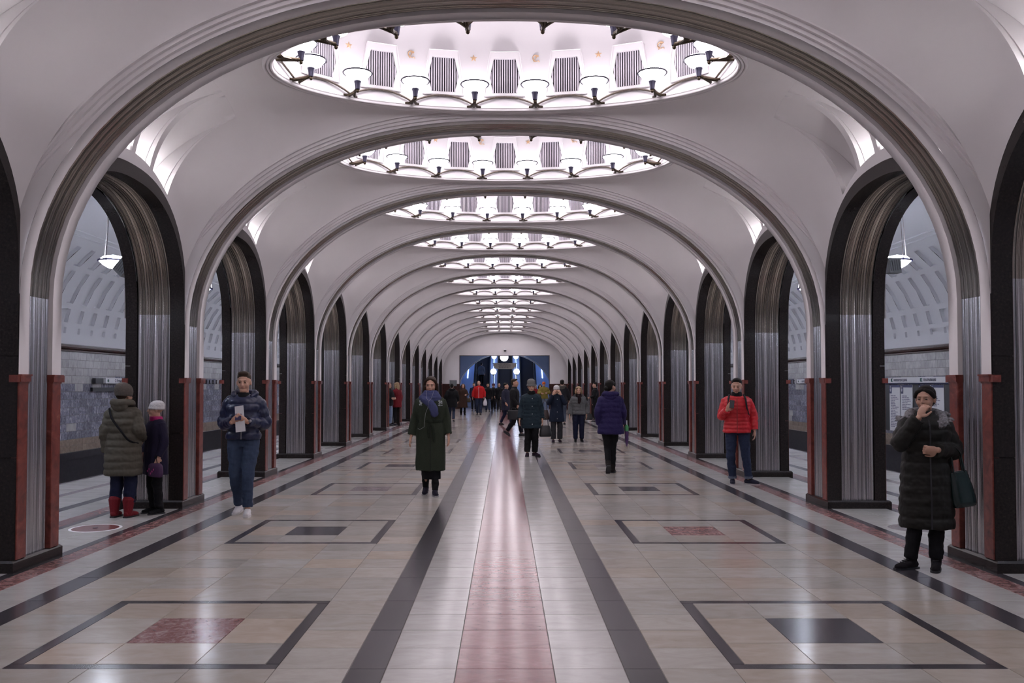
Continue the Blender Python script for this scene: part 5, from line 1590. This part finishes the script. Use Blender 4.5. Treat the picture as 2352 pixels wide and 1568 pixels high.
# 6 --- woman with both hands at her face
t, J, HM = person('woman in a white knit hat and navy coat raising both hands to her face', 1.46, 24.7, 1.59, 0,
    pose={'elL': (.25, -.12, 1.22), 'wrL': (.12, -.19, 1.49), 'elR': (-.25, -.12, 1.22), 'wrR': (-.12, -.19, 1.49)}, hands={'L': ((-.45, -.1, 1), (-.5, .9, 0), .5), 'R': ((.45, -.1, 1), (.5, .9, 0), .5)}, hair='brown', hstyle=None, hat='beanie', hatm=MATS['cloth_white_knit'],
    top={'m': cloth('navy_coat', (.010, .016, .034), .7), 'hem': .64, 'g': 1.08, 'flare': 1.06, 'arm': (.080, .074, .064), 'name': 'coat', 'buttons': [1.34, 1.16, .95, .74], 'hood': True, 'hoodm': cloth('dark_fur', (.02, .02, .022), .9, .9, 90)}, legs={'m': DKGREY, 'r': (.10, .088, .085)}, feet={'m': cloth('plum_shoe', (.03, .015, .03))}, fem=True, vox=.011)
bag('dark brown bag hanging at the side of the woman in the white hat', t, (-.36, .03, .70), (.12, .06, .28), simple('brown_leather', (.025, .012, .010), .5), 0, .28)
# 7 --- blonde woman
GREYJ = simple('cloth_tweed', (.14, .145, .15), .8, noise=.5, nscale=130, bump=.3)
t, J, HM = person('blonde woman in a grey tweed jacket with a dark scarf and fur collar', 2.10, 24.9, 1.56, 0,
    pose={'elL': (.25, .04, 1.14), 'wrL': (.25, -.05, .88), 'elR': (-.25, .05, 1.14), 'wrR': (-.29, -.06, .87)}, head=(0, -.05, 0), hair='blond', hstyle='bob', top={'m': GREYJ, 'hem': .88, 'g': 1.14, 'quilt': .11, 'qa': .010, 'arm': (.088, .082, .066)}, legs={'m': NAVY, 'r': (.112, .088, .072)}, feet={'kind': 'ankle', 'm': BLACKC}, fem=True, vox=.011)
B = Blob(); B.stack([(1.44, .12, .11, 0, -.02), (1.50, .10, .10, 0, -.02), (1.53, .09, .09, 0, -.015)], 20); B.limb([(.0, -.14, 1.46), (.02, -.175, 1.36), (.0, -.18, 1.25)], [.05, .06, .04], 10, flat=.7); child(t, 'scarf', B, cloth('dark_scarf', (.016, .008, .010), .9), .010)
B = Blob()
for q in (-1, 1): B.ell((q*.125, -.01, 1.475), (.045, .06, .045)); B.ell((q*.07, .07, 1.49), (.06, .05, .045))
child(t, 'fur_collar', B, cloth('grey_fur', (.10, .095, .10), .95, 1.0, 90), .010, 1)
bag('small black shoulder bag at the hip of the blonde woman', t, (.30, -.03, .70), (.13, .05, .18), MATS['black_leather'], 0, .60)
# 8 --- woman in the purple jacket, walking away
PURP = cloth('purple', (.022, .016, .075), .65, .3, 40)
t, J, HM = person('woman in a purple quilted jacket and black leggings walking away', 1.95, 16.1, 1.70, PI-.15,
    pose={'elL': (.235, .08, 1.15), 'wrL': (.22, .0, .92), 'elR': (-.225, -.02, 1.15), 'wrR': (-.22, -.16, .93), 'hipL': (.085, 0, .93), 'hipR': (-.085, 0, .93), 'kneeL': (.065, -.02, .50), 'ankL': (.045, .16, .15), 'kneeR': (-.04, -.05, .50), 'ankR': (-.035, -.06, .085)}, head=(-.7, .0, 0), hair='dark', hstyle='bun',
    top={'m': PURP, 'hem': .74, 'g': 1.16, 'flare': 1.06, 'quilt': .10, 'qa': .009, 'arm': (.084, .076, .062), 'hood': True}, legs={'m': BLACKC, 'r': (.102, .068, .052)}, feet={'kind': 'ankle', 'm': cloth('brown_boot', (.016, .012, .012), .7), 'L': {'pitch': .75}}, fem=True, vox=.009)
o = empty('umbrella', at_person(t, (-.30, -.10, .50)), PI-.15)
B = Blob(); B.limb([(0, 0, 0), (0, 0, .10), (0, 0, .28)], [.010, .032, .036], 10); put('folded_canopy', B.fuse('folded_canopy', simple('cloth_violet_umbrella', (.06, .02, .10), .5), .006, 1), o)
mb = MB(); mb.lathe([(0, .27), (.034, .28), (.037, .36), (.02, .40), (0, .40)], 12); put('green_band', mb.mesh('green_band', simple('green_cloth', (.06, .28, .10), .6), 50), o)
mb = MB(); mb.tube([(0, 0, .40), (0, 0, .48)], .012, 8); put('grip', mb.mesh('grip', WHITE_P), o)
tag(o, 'folded violet umbrella with a green band beside the woman in purple', 'umbrella')
# 9 --- man in the red jacket
REDP = simple('cloth_red_puffer', (.55, .010, .020), .5, noise=.15, nscale=18, bump=.1)
t, J, HM = person('man in a bright red quilted jacket looking at a phone beside the right pillars', 3.80, 14.3, 1.71, -.22,
    pose={'elR': (-.245, -.02, 1.14), 'wrR': (-.165, -.235, 1.245), 'elL': (.27, .05, 1.15), 'wrL': (.285, .0, .91), 'hipL': (.10, 0, .93), 'kneeL': (.14, -.02, .50), 'ankL': (.19, .0, .085), 'kneeR': (-.10, -.05, .50), 'ankR': (-.075, .02, .085)}, head=(-.15, .16, 0), hair='dark', hstyle='short', hands={'R': ((.45, -.35, .75), (.4, .8, .2), .75)},
    top={'m': REDP, 'hem': .86, 'g': 1.12, 'quilt': .062, 'qa': .012, 'arm': (.080, .072, .058), 'zip': simple('zip_red', (.25, .02, .02), .4)}, legs={'m': JEANSD, 'r': (.102, .078, .064), 'len': .88}, feet={'m': cloth('blue_shoe', (.018, .018, .035)), 'sole': simple('pale_rubber', (.35, .34, .35), .6), 'L': {'yaw': .9}, 'R': {'yaw': .1}}, vox=.008)
B = Blob()
for q in ('L', 'R'):
    e = J['knee'+q].lerp(J['ank'+q], .86); f = J['knee'+q].lerp(J['ank'+q], .97); B.limb([e, f], [.070, .072], 12, caps=False)
child(t, 'turned_cuffs', B, cloth('denim_pale', (.12, .14, .19)), .008, 1)
B = Blob(); B.stack([(1.46, .10, .09, 0, 0), (1.52, .088, .085, 0, .0), (1.545, .08, .08, 0, .0)], 20); child(t, 'dark_collar', B, BLACKC, .008)
o = empty('backpack', at_person(t, (0, .22, .98)), -.22)
B = Blob(); B.stack([(0, .15, .08, 0, 0), (.06, .165, .095, 0, 0), (.34, .15, .085, 0, 0), (.44, .10, .05, 0, 0)], 24, n_e=3); put('pack', B.fuse('pack', DKGREY, .010, 2), o)
for q in (-1, 1):
    mb = MB(); mb.tube([(q*.10, .0-.03, .42), (q*.115, -.20, .50), (q*.135, -.345, .44), (q*.15, -.365, .32), (q*.185, -.27, .17), (q*.16, -.05, .06)], .017, 6); put('strap', mb.mesh('strap', DKGREY, 60), o)
tag(o, 'dark backpack worn by the man in the red jacket beside the pillars', 'backpack')
o = empty('phone', at_person(t, (-.095, -.32, 1.28)), -.3)
mb = MB(); mb.prism([(-.036, .0), (.036, .0), (.036, .135), (-.036, .135)], -.005, .005); b_ = put('case', mb.mesh('case', BLACK_P), o); b_.rotation_euler = (-.4, .1, 0)
mb = MB(); mb.ell((-.02, -.006, .115), (.006, .003, .006), 8, 6); b_ = put('lens', mb.mesh('lens', GREYBOX), o); b_.rotation_euler = (-.4, .1, 0)
tag(o, 'black phone held up by the man in the red jacket', 'phone')
# 10 --- woman in the long black coat, nearest
BLKO = simple('cloth_black_olive', (.0065, .006, .0045), .62, spec=.3, noise=.2, nscale=22, bump=.12)
t, J, HM = person('woman in a long black quilted coat with a grey fur collar, hand at her mouth', 3.72, 7.72, 1.60, -.20,
    pose={'elR': (-.255, -.12, 1.22), 'wrR': (-.115, -.235, 1.465), 'elL': (.255, .02, 1.14), 'wrL': (.05, -.22, 1.16), 'kneeR': (-.10, -.02, .50), 'ankR': (-.155, -.02, .085), 'kneeL': (.09, -.01, .50), 'ankL': (.075, -.02, .085)}, head=(-.50, .02, 0), skinm=SK2, hair='dark', hstyle='bun', hands={'R': ((.42, -.05, 1), (.75, .5, -.2), .85), 'L': ((-1, -.1, -.05), (.1, .9, .2), 1.35)},
    top={'m': BLKO, 'hem': .40, 'g': 1.14, 'flare': 1.06, 'waist': 1.04, 'quilt': .105, 'qa': .014, 'arm': (.088, .084, .066), 'name': 'coat', 'zip': BLACK_P}, legs={'m': BLACKC, 'r': (.10, .075, .062)}, feet={'kind': 'ankle', 'm': cloth('suede', (.010, .008, .010), .85), 'lace': DKGREY, 'R': {'yaw': -.9}, 'L': {'yaw': -.45}}, fem=True, vox=.0065)
B = Blob(); rr = random.Random(8)
for q in range(150):
    a = rr.uniform(.35, 2*PI-.35)-PI/2; rad = .150+rr.uniform(-.035, .04)
    x, y = rad*math.cos(a)*1.25, .02+rad*math.sin(a)*1.05; z = 1.475-.05*abs(math.sin(a/2))+rr.uniform(-.035, .035)-(.05 if y < -.03 else 0)
    d_ = Vector((x, y, -.02)).normalized()*rr.uniform(.02, .05)
    B.limb([(x, y, z), (x+d_.x*.6, y+d_.y*.6, z+d_.z+rr.uniform(-.01, .012)), (x+d_.x, y+d_.y, z+d_.z-.01)], [.016, .011, .004], 6, step=.012)
B.limb([(-.10, -.12, 1.40), (-.145, -.02, 1.46), (-.09, .09, 1.50), (.09, .09, 1.50), (.145, -.02, 1.46), (.115, -.13, 1.39)], [.03, .045, .05, .05, .048, .04], 10)
child(t, 'fur_collar', B, simple('fox_fur', (.30, .29, .31), .9, noise=.8, nscale=45, bump=.8), .007, 0)
mb = MB(); mb.ell(tuple(HM @ Vector((.088, -.002, -.045))), (.005, .005, .009), 8, 6); put('earring', mb.mesh('earring', simple('zip', (.35, .35, .38), .3)), t)
b10 = bag('dark green glossy handbag hung on the arm of the woman in the black coat', t, (.315, -.07, .62), (.105, .060, .31), simple('green_leather', (.006, .016, .016), .2), .2, .22, -.16)
# ------------------------------------------------------------------ people further down the hall (smaller in view)
walk = {'kneeL': (.09, -.14, .52), 'ankL': (.09, -.20, .085), 'kneeR': (-.09, .0, .48), 'ankR': (-.09, .22, .14), 'elL': (.26, .10, 1.16), 'wrL': (.27, .05, .92), 'elR': (-.26, -.02, 1.15), 'wrR': (-.27, -.16, .95)}
stand = {}
FARS = dict(vox=.014)
t, J, HM = person('man in a dark suit jacket striding to the right with a briefcase', .30, 27.7, 1.80, PI/2-.25, pose=walk, hair='brown', hstyle='short', top={'m': cloth('suit', (.012, .011, .013), .8), 'hem': .74, 'g': 1.0, 'arm': (.075, .066, .056)}, legs={'m': cloth('suit_trousers', (.010, .010, .018)), 'r': (.10, .08, .066)}, feet={'R': {'pitch': .6}}, vox=.012)
o = empty('briefcase', at_person(t, (-.30, -.05, .52)), PI/2-.25)
B = Blob(); B.stack([(0, .07, .20, 0, 0), (.26, .06, .19, 0, 0), (.30, .03, .16, 0, 0)], 20, n_e=4); put('case', B.fuse('case', MATS['black_leather'], .012, 1), o)
mb = MB(); mb.tube([(0, -.08, .29), (0, -.06, .36), (0, .06, .36), (0, .08, .29)], .012, 6); put('handle', mb.mesh('handle', BLACK_P), o)
tag(o, 'black briefcase carried by the striding man in the suit', 'briefcase')
o = empty('shopping_bag', at_person(t, (.34, -.15, .42)), PI/2-.25)
B = Blob(); B.stack([(0, .06, .12, 0, 0), (.2, .07, .14, 0, 0), (.34, .05, .10, 0, 0), (.42, .02, .03, 0, 0)], 16); put('bag_body', B.fuse('bag_body', simple('white_plastic', (.70, .70, .76), .4), .012, 1), o)
mb = MB(); mb.tube([(0, -.02, .41), (0, 0, .50), (0, .02, .41)], .008, 5); put('handle', mb.mesh('handle', WHITE_P), o)
tag(o, 'white plastic bag between the suited man and the teal coat', 'bag')
person('person in a dark blue overcoat walking close behind the suited man', .04, 35.5, 1.68, PI/2-.6, pose=walk, hair='dark', hstyle='short', top={'m': cloth('blue_grey', (.026, .027, .05)), 'hem': .62, 'g': 1.06, 'name': 'coat'}, legs={'m': NAVY}, vox=.014)
t, J, HM = person('man in a red windbreaker far down the hall, walking forward', -1.43, 47.5, 1.84, 0, pose={'elL': (.28, .03, 1.16), 'wrL': (.30, -.05, .92), 'elR': (-.28, .03, 1.16), 'wrR': (-.31, -.06, .92), 'ankL': (.08, -.14, .085), 'ankR': (-.08, .14, .11)}, hair='grey', hstyle=None, top={'m': cloth('red_far', (.50, .014, .016), .6), 'hem': .86, 'g': 1.14, 'arm': (.088, .08, .066), 'zip': WHITE_P}, legs={'m': JEANSD, 'r': (.105, .085, .075)}, vox=.014)
o = empty('shopping_bag', at_person(t, (.33, -.06, .48)))
B = Blob(); B.stack([(0, .09, .05, 0, 0), (.15, .11, .06, 0, 0), (.32, .06, .04, 0, 0), (.40, .02, .02, 0, 0)], 16); put('bag_body', B.fuse('bag_body', MATS['white_plastic'], .014, 1), o); mb = MB(); mb.tube([(-.02, 0, .39), (0, 0, .46), (.02, 0, .39)], .008, 5); put('handle', mb.mesh('handle', WHITE_P), o)
tag(o, 'white plastic bag in the hand of the man in the red windbreaker', 'bag')
t, J, HM = person('woman in a long brown coat with loose brown hair, far down the hall', -2.27, 47.0, 1.68, .2, pose={'elL': (.26, -.02, 1.16), 'wrL': (.16, -.2, 1.14), 'ankR': (-.08, .16, .13)}, hair='chestnut', hstyle='flow', top={'m': cloth('brown_coat', (.050, .026, .020), .9), 'hem': .42, 'g': 1.14, 'flare': 1.12, 'name': 'coat'}, legs={'m': BLACKC, 'r': (.09, .065, .055)}, feet={'kind': 'boot', 'm': cloth('brown_boot', (.016, .012, .012))}, fem=True, vox=.014)
bag('olive bag on the arm of the woman in the brown coat', t, (.30, -.06, .72), (.13, .06, .22), cloth('olive_bag', (.06, .05, .035)), 0, .2)
person('person in a bulky black hooded parka walking away on the left', -2.38, 39.0, 1.66, PI, pose=walk, hair='dark', hstyle='short', top={'m': BLACKC, 'hem': .66, 'g': 1.3, 'hood': True, 'arm': (.10, .095, .08), 'name': 'coat'}, legs={'m': JEANSD}, vox=.014)
person('person in an ochre yellow jacket and orange cap far down the hall', 2.18, 49.0, 1.78, 0, pose={'elL': (.29, -.02, 1.17), 'wrL': (.17, -.2, 1.16), 'elR': (-.29, -.02, 1.17), 'wrR': (-.15, -.2, 1.14)}, hair='brown', hstyle=None, hat='beanie', hatm=cloth('orange', (.55, .12, .03), .9), top={'m': cloth('ochre', (.24, .19, .045), .7), 'hem': .84, 'g': 1.2, 'arm': (.092, .085, .07)}, legs={'m': JEANSL, 'r': (.105, .085, .078)}, vox=.014)
person('man in a dark jacket with a pale collar walking away behind the white hat', 2.36, 36.0, 1.82, PI-.1, pose=walk, hair='dark', hstyle='short', top={'m': cloth('charcoal', (.022, .022, .027)), 'hem': .82, 'g': 1.15, 'hood': True, 'hoodm': cloth('tan_fur', (.11, .10, .09), .9)}, legs={'m': cloth('grey_blue', (.06, .075, .11))}, feet={'L': {'pitch': .5}}, vox=.014)
t, J, HM = person('long-haired person in dark jacket and pale jeans, side-on in the left archway', -4.62, 34.6, 1.72, 1.0, pose={'elL': (.22, -.08, 1.14), 'wrL': (.10, -.24, 1.12), 'elR': (-.22, -.08, 1.14), 'wrR': (-.10, -.24, 1.12)}, hair='chestnut', hstyle='flow', top={'m': BLACKC, 'hem': .82, 'g': 1.05}, legs={'m': JEANSL, 'r': (.10, .08, .07)}, fem=True, vox=.014)
person('person in a long dark red jacket facing the long-haired person in the left archway', -4.36, 35.1, 1.72, -2.2, pose={'elL': (.24, -.05, 1.15), 'wrL': (.15, -.2, 1.1)}, hair='blond', hstyle='long', top={'m': cloth('dark_red', (.16, .010, .016), .7), 'hem': .74, 'g': 1.12, 'name': 'coat'}, legs={'m': BLACKC}, fem=True, vox=.014)
person('person in a black jacket with a pale collar on the left platform', -5.78, 45.0, 1.78, .6, hair='dark', hstyle='short', top={'m': BLACKC, 'hem': .8, 'g': 1.1, 'hood': True, 'hoodm': MATS['cloth_tan_fur']}, legs={'m': BLACKC}, vox=.016)
person('person in black jacket and blue jeans, right behind the red windbreaker', -1.05, 53.0, 1.72, .05, pose=walk, hair='dark', hstyle='short', top={'m': BLACKC, 'hem': .80, 'g': 1.12}, legs={'m': JEANS, 'r': (.10, .08, .07)}, vox=.016)
person('person in a dark coat and plum hat in the far crowd', -.72, 54.2, 1.70, 0, pose=walk, hair='dark', hstyle=None, hat='beanie', hatm=cloth('plum', (.06, .015, .025)), top={'m': BLACKC, 'hem': .6, 'g': 1.1, 'name': 'coat'}, legs={'m': BLACKC}, vox=.016)
person('bald man in a black jacket in the far crowd', -.36, 53.2, 1.72, 0, pose=walk, hair='grey', hstyle=None, top={'m': BLACKC, 'hem': .78, 'g': 1.1}, legs={'m': DKGREY}, vox=.016)
person('man in a dark jacket and open shirt, nearest of the far crowd', .0, 48.5, 1.72, .1, pose=walk, hair='brown', hstyle='short', top={'m': cloth('suit', (.012, .011, .013)), 'hem': .78, 'g': 1.05}, legs={'m': BLACKC}, vox=.016)
person('person in a dark blue jacket half hidden behind the red windbreaker', -1.95, 54.5, 1.74, .1, hair='brown', hstyle='short', top={'m': NAVY, 'hem': .8, 'g': 1.1}, legs={'m': BLACKC}, vox=.016)
person('person in a red jacket and white hat beside the yellow jacket', 1.85, 53.0, 1.62, 0, hair='brown', hstyle=None, hat='beanie', hatm=MATS['cloth_white_knit'], top={'m': cloth('red_dull', (.22, .015, .02)), 'hem': .8, 'g': 1.1}, legs={'m': BLACKC}, fem=True, vox=.016)
person('woman with long dark hair and pale scarf left of the yellow jacket', 2.25, 56.0, 1.64, 0, hair='dark', hstyle='flow', top={'m': cloth('rose_grey', (.30, .22, .22)), 'hem': .7, 'g': 1.08}, legs={'m': BLACKC}, fem=True, vox=.016)
person('person in black with blue jeans standing by the right-hand pillars far off', 3.95, 38.2, 1.72, -PI/2, pose={'elL': (.24, -.05, 1.15), 'wrL': (.12, -.22, 1.1)}, hair='dark', hstyle='short', top={'m': BLACKC, 'hem': .8, 'g': 1.1}, legs={'m': BLACKC}, vox=.016)
person('person in a grey jacket riding the left escalator', -1.85, YT+2.6, 1.75, PI-.2, hair='dark', hstyle='short', top={'m': cloth('steel_grey', (.13, .14, .17)), 'hem': .8, 'g': 1.15}, legs={'m': BLACKC}, vox=.016, Z=6*.40*SL+.23)

for _s in _TMP: bpy.data.scenes.remove(_s)
